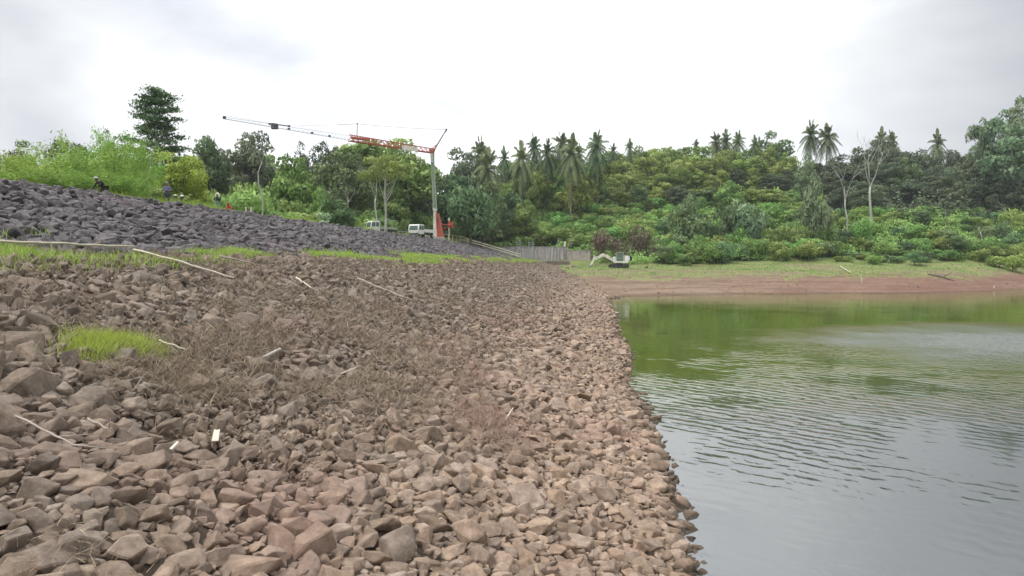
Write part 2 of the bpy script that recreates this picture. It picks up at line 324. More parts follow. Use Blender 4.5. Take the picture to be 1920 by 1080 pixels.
def build_water():
    mt, t, b = mat_new('lake_water', .07, .5)
    b.inputs['IOR'].default_value = 3.1; b.inputs['Specular IOR Level'].default_value = .5
    l = t.links.new
    ge = nn(t, 'ShaderNodeNewGeometry'); sp = nn(t, 'ShaderNodeSeparateXYZ'); l(ge.outputs['Position'], sp.inputs[0])
    def math_(op, a, bb=None, c=None):
        n = nn(t, 'ShaderNodeMath', operation=op)
        for k, x in enumerate((a, bb, c)):
            if x is None: continue
            if isinstance(x, (int, float)): n.inputs[k].default_value = x
            else: l(x, n.inputs[k])
        return n.outputs[0]
    def rng_(x, a, bb, c, d):
        n = nn(t, 'ShaderNodeMapRange'); n.interpolation_type = 'SMOOTHSTEP'; l(x, n.inputs['Value'])
        for k, q in zip(('From Min', 'From Max', 'To Min', 'To Max'), (a, bb, c, d)): n.inputs[k].default_value = q
        return n.outputs[0]
    bc = nn(t, 'ShaderNodeMix'); bc.data_type = 'RGBA'; bc.inputs[6].default_value = (.048, .055, .050, 1); bc.inputs[7].default_value = (.070, .092, .010, 1)  # grey near tone stands in for reflected sky, green tone for the far water
    bc_in = bc.inputs[0]; l(bc.outputs[2], b.inputs['Base Color'])
    # ripple trains: crests run diagonally away to the left
    mp = nn(t, 'ShaderNodeMapping'); mp.inputs['Rotation'].default_value = (0, 0, R(-43)); l(ge.outputs['Position'], mp.inputs[0])
    wv = nn(t, 'ShaderNodeTexWave', Scale=.62, Distortion=7.0, Detail=4.0); wv.inputs['Detail Scale'].default_value = .6; wv.inputs['Detail Roughness'].default_value = .55
    wv.wave_type = 'BANDS'; wv.bands_direction = 'X'; wv.wave_profile = 'SIN'; l(mp.outputs[0], wv.inputs['Vector'])
    mp2 = nn(t, 'ShaderNodeMapping'); mp2.inputs['Rotation'].default_value = (0, 0, R(-43)); mp2.inputs['Scale'].default_value = (1, .28, 1); l(ge.outputs['Position'], mp2.inputs[0])
    n1 = nn(t, 'ShaderNodeTexNoise', Scale=3.2, Detail=4.0, Roughness=.55); l(mp2.outputs[0], n1.inputs['Vector'])
    n2 = nn(t, 'ShaderNodeTexNoise', Scale=.22, Detail=4.0); l(ge.outputs['Position'], n2.inputs['Vector'])
    Yc, Xc = sp.outputs['Y'], sp.outputs['X']
    near = rng_(Yc, 9, 20, .12, 1.0); far = rng_(Yc, 19, 46, 1.0, .10)
    patch = math_('MULTIPLY', near, far); patch = math_('MULTIPLY', patch, rng_(n2.outputs['Fac'], .38, .60, .12, 1.0))
    # wind-ruffled patch out on the right
    dx = math_('DIVIDE', math_('SUBTRACT', Xc, 33.0), 15.0); dy = math_('DIVIDE', math_('SUBTRACT', Yc, 37.0), 10.0)
    rad = math_('SQRT', math_('ADD', math_('MULTIPLY', dx, dx), math_('MULTIPLY', dy, dy)))
    rad = math_('ADD', rad, math_('MULTIPLY', math_('SUBTRACT', n2.outputs['Fac'], .5), 1.2))
    ruf = rng_(rad, .3, 1.5, 1.0, 0.0)
    mp3 = nn(t, 'ShaderNodeMapping'); mp3.inputs['Rotation'].default_value = (0, 0, R(-58)); l(ge.outputs['Position'], mp3.inputs[0])
    wv2 = nn(t, 'ShaderNodeTexWave', Scale=.95, Distortion=9.0, Detail=4.0); wv2.inputs['Detail Scale'].default_value = .9; wv2.wave_type = 'BANDS'; wv2.bands_direction = 'X'; l(mp3.outputs[0], wv2.inputs['Vector'])
    hgt = math_('ADD', math_('MULTIPLY', wv.outputs['Fac'], math_('MULTIPLY', patch, .015)), math_('MULTIPLY', wv2.outputs['Fac'], math_('MULTIPLY', patch, .008)))
    hgt = math_('ADD', hgt, math_('MULTIPLY', n1.outputs['Fac'], math_('MULTIPLY_ADD', patch, .030, .003)))
    n3 = nn(t, 'ShaderNodeTexNoise', Scale=2.6, Detail=3.0, Roughness=.6); l(ge.outputs['Position'], n3.inputs['Vector'])
    hgt = math_('ADD', hgt, math_('MULTIPLY', n3.outputs['Fac'], math_('MULTIPLY', ruf, .20)))
    bp = nn(t, 'ShaderNodeBump', Strength=1.0, Distance=1.0); l(hgt, bp.inputs['Height']); l(bp.outputs[0], b.inputs['Normal'])
    l(math_('MULTIPLY', rng_(Yc, 16, 30, 0, 1), rng_(ruf, 0, 1, 1, .25)), bc_in)  # greys the body colour nearby and in the ruffled patch, a painted sky sheen
    l(rng_(ruf, 0, 1, .05, .30), b.inputs['Roughness'])
    xs = np.array([-700, -60, -8, 0, 8, 20, 60, 200, 1500.]); ys = np.array([-800, -40, 0, 10, 20, 40, 80, 130, 260.])
    X, Y = np.meshgrid(xs, ys); idx = np.arange(X.size).reshape(X.shape)
    V = np.stack([X, Y, np.zeros_like(X)], -1).reshape(-1, 3)
    Fq = np.stack([idx[:-1, :-1], idx[:-1, 1:], idx[1:, 1:], idx[1:, :-1]], -1).reshape(-1, 4)
    o = link('water', mesh_np('water', V, Fq, mt, smooth=True)); o['kind'] = 'structure'
build_water()

# ------------------------------------------------------------------ stones of the embankment
def rock_mesh(name, seed, mat, fine=True):
    r = random.Random(seed); bm = bmesh.new()
    k = r.choice((14, 17, 20, 24))
    sx, sy, sz = 1, r.uniform(.62, .95), r.uniform(.48, .80)
    for _ in range(k):
        d = Vector((r.gauss(0, 1), r.gauss(0, 1), r.gauss(0, 1))).normalized()
        m = max(abs(d.x), abs(d.y), abs(d.z)); d = d.lerp(d / m, .68)       # blocky
        bm.verts.new((d.x * sx * .5 * r.uniform(.75, 1.05), d.y * sy * .5 * r.uniform(.75, 1.05), d.z * sz * .5 * r.uniform(.8, 1.05)))
    bmesh.ops.convex_hull(bm, input=bm.verts[:])
    for v in [v for v in bm.verts if not v.link_faces]: bm.verts.remove(v)
    bmesh.ops.dissolve_limit(bm, angle_limit=R(14), verts=bm.verts[:], edges=bm.edges[:])
    bmesh.ops.bevel(bm, geom=bm.edges[:] + bm.verts[:], offset=.03, segments=1, profile=.6, affect='EDGES', clamp_overlap=True)
    if fine:
        bmesh.ops.triangulate(bm, faces=bm.faces[:])
        bmesh.ops.subdivide_edges(bm, edges=[e for e in bm.edges if e.calc_length() > .12], cuts=2, use_grid_fill=False)
        bmesh.ops.triangulate(bm, faces=bm.faces[:])
        from mathutils import noise
        for v in bm.verts:
            n = noise.noise_vector(v.co * 3.1 + Vector((seed, 0, 0))); v.co += n * .035
            v.co += noise.noise_vector(v.co * 9 + Vector((0, seed, 0))) * .010
    me = bpy.data.meshes.new(name); bm.to_mesh(me); bm.free()
    me.materials.append(mat)
    return me
ROCKS = [rock_mesh('stone', 100 + i, M['rock']) for i in range(22)]
ROCKS_D = [rock_mesh('dark_stone', 300 + i, M['rock_dark'], False) for i in range(14)]

def darts(n, ulim, vlim, size_fn, pack, dens=None, seed=0, occ=None):
    """dart throwing in the (u, v) plane; size_fn(u, v, rnd) -> stone length; returns list (u, v, s)"""
    r = random.Random(seed); cell = 1.0; grid = occ if occ is not None else {}
    outl = []
    for _ in range(n):
        u = r.uniform(*ulim); v = r.uniform(*vlim)
        if dens and r.random() > dens(u, v): continue
        s = size_fn(u, v, r)
        ci, cj = int(u // cell), int(v // cell); ok = True
        for i in (ci - 1, ci, ci + 1):
            for j in (cj - 1, cj, cj + 1):
                for (a, b, q) in grid.get((i, j), ()):
                    if (a - u) ** 2 + (b - v) ** 2 < (pack * (q + s) * .5) ** 2: ok = False; break
                if not ok: break
            if not ok: break
        if ok:
            grid.setdefault((ci, cj), []).append((u, v, s)); outl.append((u, v, s))
    return outl

def sz_low(u, v, r):
    b = .40 + .012 * max(v, 0); x = r.random()
    return b * (.6 + .45 * x + (.45 * r.random() if x > .86 else 0)) * (.6 if v < -1.6 else 1)
def sz_small(u, v, r): return r.uniform(.13, .24)
def grassy(u, v):                       # how much plants have swallowed the stones here
    return 0.0
occ = {}
low = darts(26000, (1.5, 26), (-3.2, 12.6), sz_low, .70, seed=1, occ=occ)
low += darts(70000, (26, 150), (-3.4, 12.6), sz_low, .76, seed=2, occ=occ)
low += darts(60000, (1.5, 30), (-3.0, 12.6), sz_small, .55, seed=3, occ=occ)
low += darts(30000, (1.5, 16), (-3.0, 12.6), lambda u, v, r: r.uniform(.07, .13), .5, seed=13, occ=occ)
low += darts(500, (20, 140), (12.6, 16.5), sz_low, .9, seed=4, occ={})
up = darts(60000, (8, 150), (15.3, 29.6), lambda u, v, r: r.uniform(.34, .80) ** 1.15, .66, seed=5, occ={})
up += darts(900, (8, 150), (12.8, 15.6), lambda u, v, r: r.uniform(.25, .6), .9, dens=lambda u, v: (v - 12.5) / 3.5, seed=15, occ={})
strag = darts(160, (2, 60), (-5.2, -2.4), lambda u, v, r: r.uniform(.18, .42), 1.2, seed=6, occ={})

def stone_arrays(L_, seed, sink, slope):
    r = np.random.default_rng(seed); a = np.array(L_); n = len(a)
    X, Y = xy_of(a[:, 0], a[:, 1]); Z = height(X, Y)
    s = a[:, 2]
    sc = np.stack([s * r.uniform(.9, 1.25, n), s * r.uniform(.85, 1.15, n), s * r.uniform(.85, 1.25, n)], -1) * 1.12
    rot = np.stack([r.normal(0, .38, n), r.normal(0, .38, n), r.uniform(0, 6.283, n)], -1)
    sc[:, 2] *= .9; Z = Z + sc[:, 2] * sink
    P = np.stack([X, Y, Z], -1)
    return P, rot, sc, r.integers(0, 1000, n)

def visible(P, m=30):
    x, y, d = project(P); return (x > -m) & (x < 1920 + m) & (y > -m) & (y < 1080 + m) & (d > .5)

def onslope(P):
    u, v = uv_of(P[:, 0], P[:, 1]); zd = np.interp(v, PV, PZ) - np.clip(u - UEND, 0, 40) * 1.1
    return zd > P[:, 2] - .42 + rng.normal(0, .12, len(P))
Pl, Rl, Sl, Il = stone_arrays(low + strag, 5, .04, 0)
# keep rocks sparse where weeds cover the slope
ok = visible(Pl, 260) | (Pl[:, 1] < 12)
ok &= (Pl[:, 1] < 60) | onslope(Pl)
Pl, Rl, Sl, Il = Pl[ok], Rl[ok], Sl[ok], Il[ok]
x_, y_, d_ = project(Pl)
app = Sl[:, 0] * Sl[:, 1] / d_ ** 2; inside = (x_ > 15) & (x_ < 1905) & (y_ < 1062) & (y_ > 0)
app = np.where(inside, app, 0)
big = np.argsort(-app)[:300]; bigset = np.zeros(len(Pl), bool); bigset[big] = True
def place_name(x, y, s):
    w = 'big' if s > .62 else 'small' if s < .42 else 'mid-sized'
    xx = 'left corner' if x < 380 else 'left half' if x < 760 else 'centre' if x < 1080 else 'water side'
    return w, xx
for k in big:
    me = ROCKS[int(Il[k]) % len(ROCKS)]
    o = link('stone', me); o.location = Pl[k]; o.rotation_euler = Rl[k]; o.scale = Sl[k]
    w, xx = place_name(x_[k], y_[k], Sl[k][0])
    if xx == 'water side': lab = 'brown angular stone among the nearest stones of the embankment beside the water'
    elif xx == 'left corner': lab = 'brown angular stone among the nearest stones in the lower left corner of the embankment'
    elif xx == 'left half': lab = 'brown angular stone among the nearest stones left of the middle of the embankment foreground'
    else: lab = 'brown angular stone among the nearest stones in the middle of the embankment foreground'
    tag(o, w + ' ' + lab, 'stone', 'nearest brown stones of the embankment, ' + xx + ', ' + w)

def proto_collection(name, meshes):
    c = bpy.data.collections.new(name)
    for i, me in enumerate(meshes):
        o = bpy.data.objects.new('%s_%02d' % (name, i), me); c.objects.link(o)
    return c

def scatter_object(name, P, rot, sc, idx, coll, ncol):
    me = bpy.data.meshes.new(name); n = len(P)
    me.vertices.add(n); me.vertices.foreach_set('co', np.asarray(P, np.float32).ravel())
    for nm, arr in (('rot', rot), ('scl', sc)):
        a = me.attributes.new(nm, 'FLOAT_VECTOR', 'POINT'); a.data.foreach_set('vector', np.asarray(arr, np.float32).ravel())
    a = me.attributes.new('idx', 'INT', 'POINT'); a.data.foreach_set('value', (idx % ncol).astype(np.int32))
    o = link(name, me)
    g = bpy.data.node_groups.new(name + '_scatter', 'GeometryNodeTree')
    g.interface.new_socket('Geometry', in_out='INPUT', socket_type='NodeSocketGeometry'); g.interface.new_socket('Geometry', in_out='OUTPUT', socket_type='NodeSocketGeometry')
    gi = g.nodes.new('NodeGroupInput'); go = g.nodes.new('NodeGroupOutput')
    ins = g.nodes.new('GeometryNodeInstanceOnPoints'); ci = g.nodes.new('GeometryNodeCollectionInfo')
    ci.inputs['Collection'].default_value = coll; ci.inputs['Separate Children'].default_value = True; ci.inputs['Reset Children'].default_value = True
    def na(nm, ty):
        q = g.nodes.new('GeometryNodeInputNamedAttribute'); q.data_type = ty; q.inputs['Name'].default_value = nm; return q.outputs['Attribute']
    l = g.links.new
    l(gi.outputs[0], ins.inputs['Points']); l(ci.outputs[0], ins.inputs['Instance']); ins.inputs['Pick Instance'].default_value = True
    l(na('idx', 'INT'), ins.inputs['Instance Index'])
    er = g.nodes.new('FunctionNodeEulerToRotation'); l(na('rot', 'FLOAT_VECTOR'), er.inputs[0]); l(er.outputs[0], ins.inputs['Rotation'])
    l(na('scl', 'FLOAT_VECTOR'), ins.inputs['Scale']); l(ins.outputs[0], go.inputs[0])
    md = o.modifiers.new('scatter', 'NODES'); md.node_group = g
    return o
cr = proto_collection('stone_kinds', ROCKS); cd = proto_collection('dark_stone_kinds', ROCKS_D)
keep = ~bigset
o = scatter_object('brown_riprap', Pl[keep], Rl[keep], Sl[keep], Il[keep], cr, len(ROCKS))
tag(o, 'mass of smaller and farther brown stones covering the lower embankment slope', 'riprap', kind='stuff')
Pu, Ru, Su, Iu = stone_arrays(up, 8, .12, 0)
ok = visible(Pu, 200) & onslope(Pu); Pu, Ru, Su, Iu = Pu[ok], Ru[ok], Su[ok], Iu[ok]
x_, y_, d_ = project(Pu); app = np.where((x_ > 5) & (x_ < 1900), Su[:, 0] * Su[:, 1] / d_ ** 2, 0)
bigu = np.argsort(-app)[:300]; bs = np.zeros(len(Pu), bool); bs[bigu] = True
for k in bigu:
    o = link('dark_stone', ROCKS_D[int(Iu[k]) % len(ROCKS_D)]); o.location = Pu[k]; o.rotation_euler = Ru[k]; o.scale = Su[k]
    _, vv = uv_of(Pu[k][0], Pu[k][1]); hi = vv > 22.5; lf = x_[k] < 260
    a = ('high under the crest' if hi else 'just above the green grass band') + (' at the left edge' if lf else ' farther right')
    tag(o, 'dark purple-grey stone ' + a, 'stone', 'dark stones ' + a)
kp = ~bs
o = scatter_object('dark_riprap', Pu[kp], Ru[kp], Su[kp], Iu[kp], cd, len(ROCKS_D))
tag(o, 'mass of dark grey stones covering the upper embankment between grass band and crest', 'riprap', kind='stuff')

# ------------------------------------------------------------------ mesh collector
class MB:
    def __init__(s): s.V = []; s.Q = []; s.T = []; s.n = 0
    def add(s, V, Q=(), T=()):
        for q in Q: s.Q.append([i + s.n for i in q])
        for t in T: s.T.append([i + s.n for i in t])
        s.V += [tuple(v) for v in V]; s.n += len(V)
    def tube(s, pts, rad, seg=6, cap=True):
        pts = [Vector(p) for p in pts]
        if isinstance(rad, (int, float)): rad = [rad] * len(pts)
        V = []; Q = []; T = []
        for i, p in enumerate(pts):
            d = (pts[min(i + 1, len(pts) - 1)] - pts[max(i - 1, 0)]).normalized()
            up = Vector((0, 0, 1)) if abs(d.z) < .9 else Vector((1, 0, 0))
            a = d.cross(up).normalized(); b = d.cross(a)
            for k in range(seg):
                t = 2 * math.pi * k / seg; V.append(p + (a * math.cos(t) + b * math.sin(t)) * rad[i])
        for i in range(len(pts) - 1):
            for k in range(seg):
                k2 = (k + 1) % seg; Q.append((i * seg + k, i * seg + k2, (i + 1) * seg + k2, (i + 1) * seg + k))
        if cap:
            V += [pts[0], pts[-1]]; c0 = len(V) - 2; c1 = c0 + 1; e = (len(pts) - 1) * seg
            for k in range(seg):
                k2 = (k + 1) % seg; T.append((c0, k2, k)); T.append((c1, e + k, e + k2))
        s.add(V, Q, T); return s
    def box(s, c, d, rot=0, taper=1.0):
        c = Vector(c); V = []
        for z in (-1, 1):
            f = 1 if z < 0 else taper
            for x, y in ((-1, -1), (1, -1), (1, 1), (-1, 1)):
                p = Vector((x * d[0] / 2 * f, y * d[1] / 2 * f, z * d[2] / 2)); p.rotate(Euler((0, 0, rot))); V.append(c + p)
        s.add(V, [(0, 3, 2, 1), (4, 5, 6, 7), (0, 1, 5, 4), (1, 2, 6, 5), (2, 3, 7, 6), (3, 0, 4, 7)]); return s
    def beam(s, a, b, w=.1, h=None):
        return s.tube([a, b], w / 2 * 1.2, 4)
    def prism(s, prof, y0, y1):                 # profile in (x, z), extruded along y
        n = len(prof); V = [(x, y0, z) for x, z in prof] + [(x, y1, z) for x, z in prof]
        Q = [(i, (i + 1) % n, n + (i + 1) % n, n + i) for i in range(n)]
        cx = sum(p[0] for p in prof) / n; cz = sum(p[1] for p in prof) / n
        V += [(cx, y0, cz), (cx, y1, cz)]
        T = [(2 * n, (i + 1) % n, i) for i in range(n)] + [(2 * n + 1, n + i, n + (i + 1) % n) for i in range(n)]
        s.add(V, Q, T); return s
    def disc(s, c, r, w, axis='y', seg=18):
        c = Vector(c); d = {'x': Vector((1, 0, 0)), 'y': Vector((0, 1, 0)), 'z': Vector((0, 0, 1))}[axis]
        e = .12 * r
        return s.tube([c - d * w / 2, c - d * (w / 2 - .02), c + d * (w / 2 - .02), c + d * w / 2], [r - e, r, r, r - e], seg)
    def mesh(s, name, mat, smooth=False):
        Fs = []
        if s.Q: Fs.append(np.array(s.Q))
        if s.T: Fs.append(np.array(s.T))
        me = mesh_np(name, np.array(s.V), Fs, mat, smooth=smooth)
        return me
    def build(s, name, mat, parent=None, smooth=False, bevel=0):
        o = link(name, s.mesh(name, mat, smooth), parent)
        if bevel:
            m = o.modifiers.new('bevel', 'BEVEL'); m.width = bevel; m.segments = 2; m.limit_method = 'ANGLE'
        return o

def empty(name, loc, rz=0, label=None, cat=None, group=None):
    o = link(name, None); o.location = loc; o.rotation_euler = (0, 0, rz); o.empty_display_size = .3
    return tag(o, label, cat, group)

# ------------------------------------------------------------------ grass and weeds
def blades(P, h, w, seed, lean=.35, droop=.25):
    r = np.random.default_rng(seed); n = len(P)
    a = r.uniform(0, 6.283, n); la = r.uniform(0, 6.283, n); ln = np.abs(r.normal(lean if lean > 1 else 0, .3 if lean > 1 else lean, n))
    side = np.stack([np.cos(a), np.sin(a), np.zeros(n)], -1) * (w / 2)[:, None]
    ld = np.stack([np.cos(la), np.sin(la), np.zeros(n)], -1)
    up = np.array([0, 0, 1.])
    mid = P + up * (h * .55 * np.cos(ln))[:, None] + ld * (h * .5 * np.sin(ln))[:, None]
    tip = P + up * (h * (np.cos(ln) - droop * ln))[:, None] + ld * (h * (np.sin(ln) + droop))[:, None]
    V = np.stack([P - side, P + side, mid + side * .8, mid - side * .8, tip], 1).reshape(-1, 3)
    k = np.arange(n)[:, None] * 5
    Q = k + np.array([[0, 1, 2, 3]]); T = k + np.array([[3, 2, 4]])
    t = np.clip(r.normal(.5, .22, n), 0, 1)
    return V, [Q, T], np.concatenate([t, t])

def ground_pts(u, v):
    X, Y = xy_of(u, v); return np.stack([X, Y, height(X, Y)], -1)

def stuff(name, V, Fs, att, mat, label, cat):
    o = link(name, mesh_np(name, V, Fs, mat, face_attr=att)); return tag(o, label, cat, kind='stuff')

# lime green grass band along the bench
n = 120000
u = 6 + 144 * rng.random(n) ** 1.35; v = rng.normal(14.1, 1.35, n)
Xg, Yg = xy_of(u, v); dn = fbm(u * .16, v * .5, 40)
kp = (dn + rng.normal(0, .05, n) > np.interp(u, [10, 40, 80], [.50, .48, .44])) & (v > 11.3) & (v < 18.0); u, v, dn = u[kp], v[kp], dn[kp]
P = ground_pts(u, v); P[:, 2] -= .03
h = np.clip(.12 + (dn - .49) * 2.6, .10, .42) * rng.uniform(.6, 1.25, len(P))
V, Fs, t = blades(P, h, .016 + .0007 * u, 3); stuff('bench_grass', V, Fs, t, M['grass_lime'], 'bright green grass growing in a long band between dark and brown stones', 'grass')
# dry grass fringe at the same bench
n = 42000
u = 6 + 144 * rng.random(n) ** 1.3; v = rng.normal(13.0, 1.9, n); dn = fbm(u * .2 + 9, v * .4, 44)
kp = (dn > .40) & (v < 17.5); u, v = u[kp], v[kp]; P = ground_pts(u, v)
V, Fs, t = blades(P, rng.uniform(.15, .45, len(P)), .012 + .0006 * u, 6, .7); stuff('dry_bench_grass', V, Fs, t, M['grass_dry'], 'dry straw-coloured grass fringing the green band', 'grass')
# crest grass
n = 26000
u = 8 + 140 * rng.random(n); v = rng.normal(30.6, .9, n); dn = fbm(u * .15, v * .4, 46); kp = (dn > .42) & (v > 29.2); u, v, dn = u[kp], v[kp], dn[kp]; P = ground_pts(u, v)
V, Fs, t = blades(P, np.clip(.25 + (dn - .42) * 2.2, .2, .8) * rng.uniform(.5, 1.3, len(P)), np.full(len(P), .05), 7, .45); stuff('crest_grass', V, Fs, t * .6, M['grass_lime'], 'straggling green grass along the crest of the embankment', 'grass')

def pix_cloud(specs, seed):
    """specs: (px, py, spread in u, spread in v, count)"""
    r = np.random.default_rng(seed); U = []; Vv = []
    for px, py, su, sv, c in specs:
        g = ground(px, py); uu, vv = uv_of(g.x, g.y)
        U.append(r.normal(uu, su, c)); Vv.append(r.normal(vv, sv, c))
    return np.concatenate(U), np.concatenate(Vv)
# rubble and crumbs of soil on the silted part of the slope
u = rng.uniform(8, 75, 60000) ; v = rng.uniform(3.5, 12.8, 60000); Xs, Ys = xy_of(u, v)
kp = (fbm(Xs * .45, Ys * .45, 77) > .36) & (rng.random(60000) < np.clip(1.3 - u / 60, .2, 1)); Xs, Ys = Xs[kp], Ys[kp]; n = len(Xs)
zz = rng.uniform(.05, .13, n) * (1 + 1.3 * (rng.random(n) > .93)); P = np.stack([Xs, Ys, height(Xs, Ys) + .10 + rng.normal(0, .03, n)], -1)
o = scatter_object('slope_rubble', P, rng.uniform(0, 6, (n, 3)), np.stack([zz * 1.4, zz, zz], -1), rng.integers(0, 1000, n), cr, len(ROCKS))
tag(o, 'small rubble and clods strewn over the weedy middle of the slope', 'rubble', kind='stuff')
# the lone lime tuft on the stones
u, v = pix_cloud([(215, 668, .36, .22, 4200), (262, 672, .2, .16, 1100), (180, 655, .2, .18, 700)], 2)
P = ground_pts(u, v); P[:, 2] -= .02
V, Fs, t = blades(P, rng.uniform(.14, .42, len(P)), np.full(len(P), .012), 9, .25); stuff('grass_tuft', V, Fs, t, M['grass_lime'], 'isolated bright lime grass clump on brown stones at the left', 'grass')
# dead stems over the stones
sp = [(360, 620, 1.5, 1.2, 5000), (600, 580, 3.5, 1.5, 6500), (560, 680, 1.8, 1.2, 7000), (430, 740, 1.1, .9, 4200), (700, 650, 2.5, 1.2, 6500), (800, 560, 6, 1.5, 5000),
      (150, 600, 1.5, 1.0, 2600), (720, 740, 1.5, .8, 3600), (330, 720, .6, .5, 2000), (900, 640, 4, 1.0, 3000), (60, 990, .35, .5, 900), (180, 1040, .5, .4, 700), (860, 590, 5, 1.2, 2500), (550, 520, 6, 1.2, 3500)]
u, v = pix_cloud(sp, 4)
dn = fbm(u * .7, v * .7, 50); kp = (dn + rng.normal(0, .035, len(u)) > .55) & (v > 1) & (u > 2); u, v = u[kp], v[kp]; P = ground_pts(u, v); P[:, 2] += rng.uniform(.08, .22, len(P))
hh = rng.uniform(.12, .42, len(P)) * (1 - .4 * (u < 8))
V, Fs, t = blades(P, hh, rng.uniform(.006, .012, len(P)) * (.6 + .035 * u), 12, 1.25, .02); stuff('dead_weeds', V, Fs, t, M['grass_dry'], 'tangle of dead brown stems lying over the embankment stones', 'weeds')
u, v = pix_cloud([(910, 800, .7, .35, 1300), (880, 720, 1.0, .3, 800), (930, 840, .5, .3, 400), (840, 660, 1.4, .4, 900)], 14)
P = ground_pts(u, v); P[:, 2] += rng.uniform(.05, .25, len(P))
V, Fs, t = blades(P, rng.uniform(.12, .4, len(P)), np.full(len(P), .010), 15, 1.15); stuff('reddish_weeds', V, Fs, t, M['grass_red'], 'reddish dry weeds tangled over stones near the middle of the slope', 'weeds')
# short grass of the far shore
n = 42000
bb = rng.uniform(1000, 2150, n); D = rng.uniform(92, 148, n); X = (bb - 960) / F * D; Z = height(X, D)
g1 = fbm(X * .35, D * .35, 21)
kp = (Z > 2.1 - (g1 - .5) * 2.6 - (fbm(X * 1.7, D * 1.7, 22) - .5) * 1.3) & (~is_dam(X, D)); kp &= (fbm(X * .11, D * .22, 99) < .60) | (rng.random(len(X)) < .3); P = np.stack([X, D, Z - .02], -1)[kp]
V, Fs, t = blades(P, rng.uniform(.08, .30, len(P)), rng.uniform(.05, .12, len(P)), 17, .5)
sg = leaf_mat('shore_grass', [(0, (.12, .19, .05)), (.5, (.17, .25, .07)), (1, (.26, .31, .12))], .3)
stuff('shore_grass', V, Fs, t, sg, 'short green grass on the far shore above the red mud', 'grass')

# ------------------------------------------------------------------ foliage builders
def leaf_quads(P, N, size, r, jitter=.7, aspect=.55, soft=.6):
    n = len(P)
    d = N + r.normal(0, jitter, (n, 3)); d *= np.where((d * N).sum(1) < 0, -1, 1)[:, None]; d /= np.linalg.norm(d, axis=1)[:, None]
    leaf_quads.n = np.repeat(soft * N + (1 - soft) * d, 4, axis=0)
    q = r.normal(0, 1, (n, 3)); a = np.cross(d, q); a /= np.linalg.norm(a, axis=1)[:, None]; b = np.cross(d, a)
    s = (size * r.uniform(.6, 1.3, n))[:, None]
    bend = d * s * .22
    V = np.stack([P - a * s, P - b * s * aspect + bend, P + a * s, P + b * s * aspect + bend], 1).reshape(-1, 3)
    return V, np.arange(4 * n).reshape(n, 4)

def crown_mesh(name, seed, mat, W=10, H=9, base=3, lobes=26, leaves=5200, size=.26, flat=1.0, lobe_r=.24, gap=.1, top=.0, jitter=.7):
    """uneven crown: many leafy clumps spread through an ellipsoid, each its own tone"""
    r = np.random.default_rng(seed); V = []; Q = []; T = []; NN = []; nv = 0; C = []
    for k in range(lobes):
        for _ in range(30):
            d = r.normal(0, 1, 3); d /= np.linalg.norm(d)
            if d[2] < -.9: continue
            break
        rad = r.uniform(.3, .84) if r.random() < .85 else r.uniform(.8, .98)
        sh = 1 - top * max(0, d[2]) * 0
        c = np.array([d[0] * W / 2 * rad, d[1] * W / 2 * rad, base + H / 2 + d[2] * H / 2 * rad * (.9)])
        C.append(c); lr = W * lobe_r * r.uniform(.55, 1.25)
        n = int(leaves / lobes * (lr / (W * lobe_r)) ** 1.5)
        e = r.normal(0, 1, (n, 3)); e /= np.linalg.norm(e, axis=1)[:, None]
        e[:, 2] = np.where(e[:, 2] < -.6, -e[:, 2], e[:, 2])
        bump = 1 + .28 * np.sin(e[:, 0] * 7 + k) * np.cos(e[:, 1] * 6 + 2 * k) + r.normal(0, .10, n)
        P = c + e * lr * bump[:, None] * np.array([1, 1, .62 * flat]); 
        kp = r.random(n) > gap
        P, e = P[kp], e[kp]
        v, q = leaf_quads(P, e, size, r, jitter); NN.append(leaf_quads.n)
        V.append(v); Q.append(q + nv); nv += len(v)
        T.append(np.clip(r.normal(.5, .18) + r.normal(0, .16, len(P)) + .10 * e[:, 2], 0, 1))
    return mesh_np(name, np.concatenate(V), np.concatenate(Q), mat, face_attr=np.concatenate(T), cn=np.concatenate(NN)), C

def trunk_mesh(name, seed, mat, H, r0, tips, lean=.04, seg=7, split=.45):
    r = random.Random(seed); mb = MB(); n = 6
    pts = [Vector((math.sin(i * 1.3 + seed) * lean * H * i / n, math.cos(i * 1.1 + seed) * lean * H * i / n, H * i / n - (.4 if i == 0 else 0))) for i in range(n + 1)]
    mb.tube(pts, [r0 * (1.25 if i == 0 else 1 - .62 * i / n) for i in range(n + 1)], seg)
    for c in tips:
        c = Vector(c); f = r.uniform(split, .92); k = min(int(f * n), n - 1); st = pts[k].lerp(pts[k + 1], f * n - k)
        if c.z < st.z + .2: c.z = st.z + r.uniform(.3, 1.5)
        m = st.lerp(c, .5) + Vector((r.uniform(-.3, .3), r.uniform(-.3, .3), -.08 * (c - st).length + .15))
        mb.tube([st, m, c], [r0 * .42, r0 * .27, r0 * .08], 5, False)
    return mb.mesh(name, mat, True)

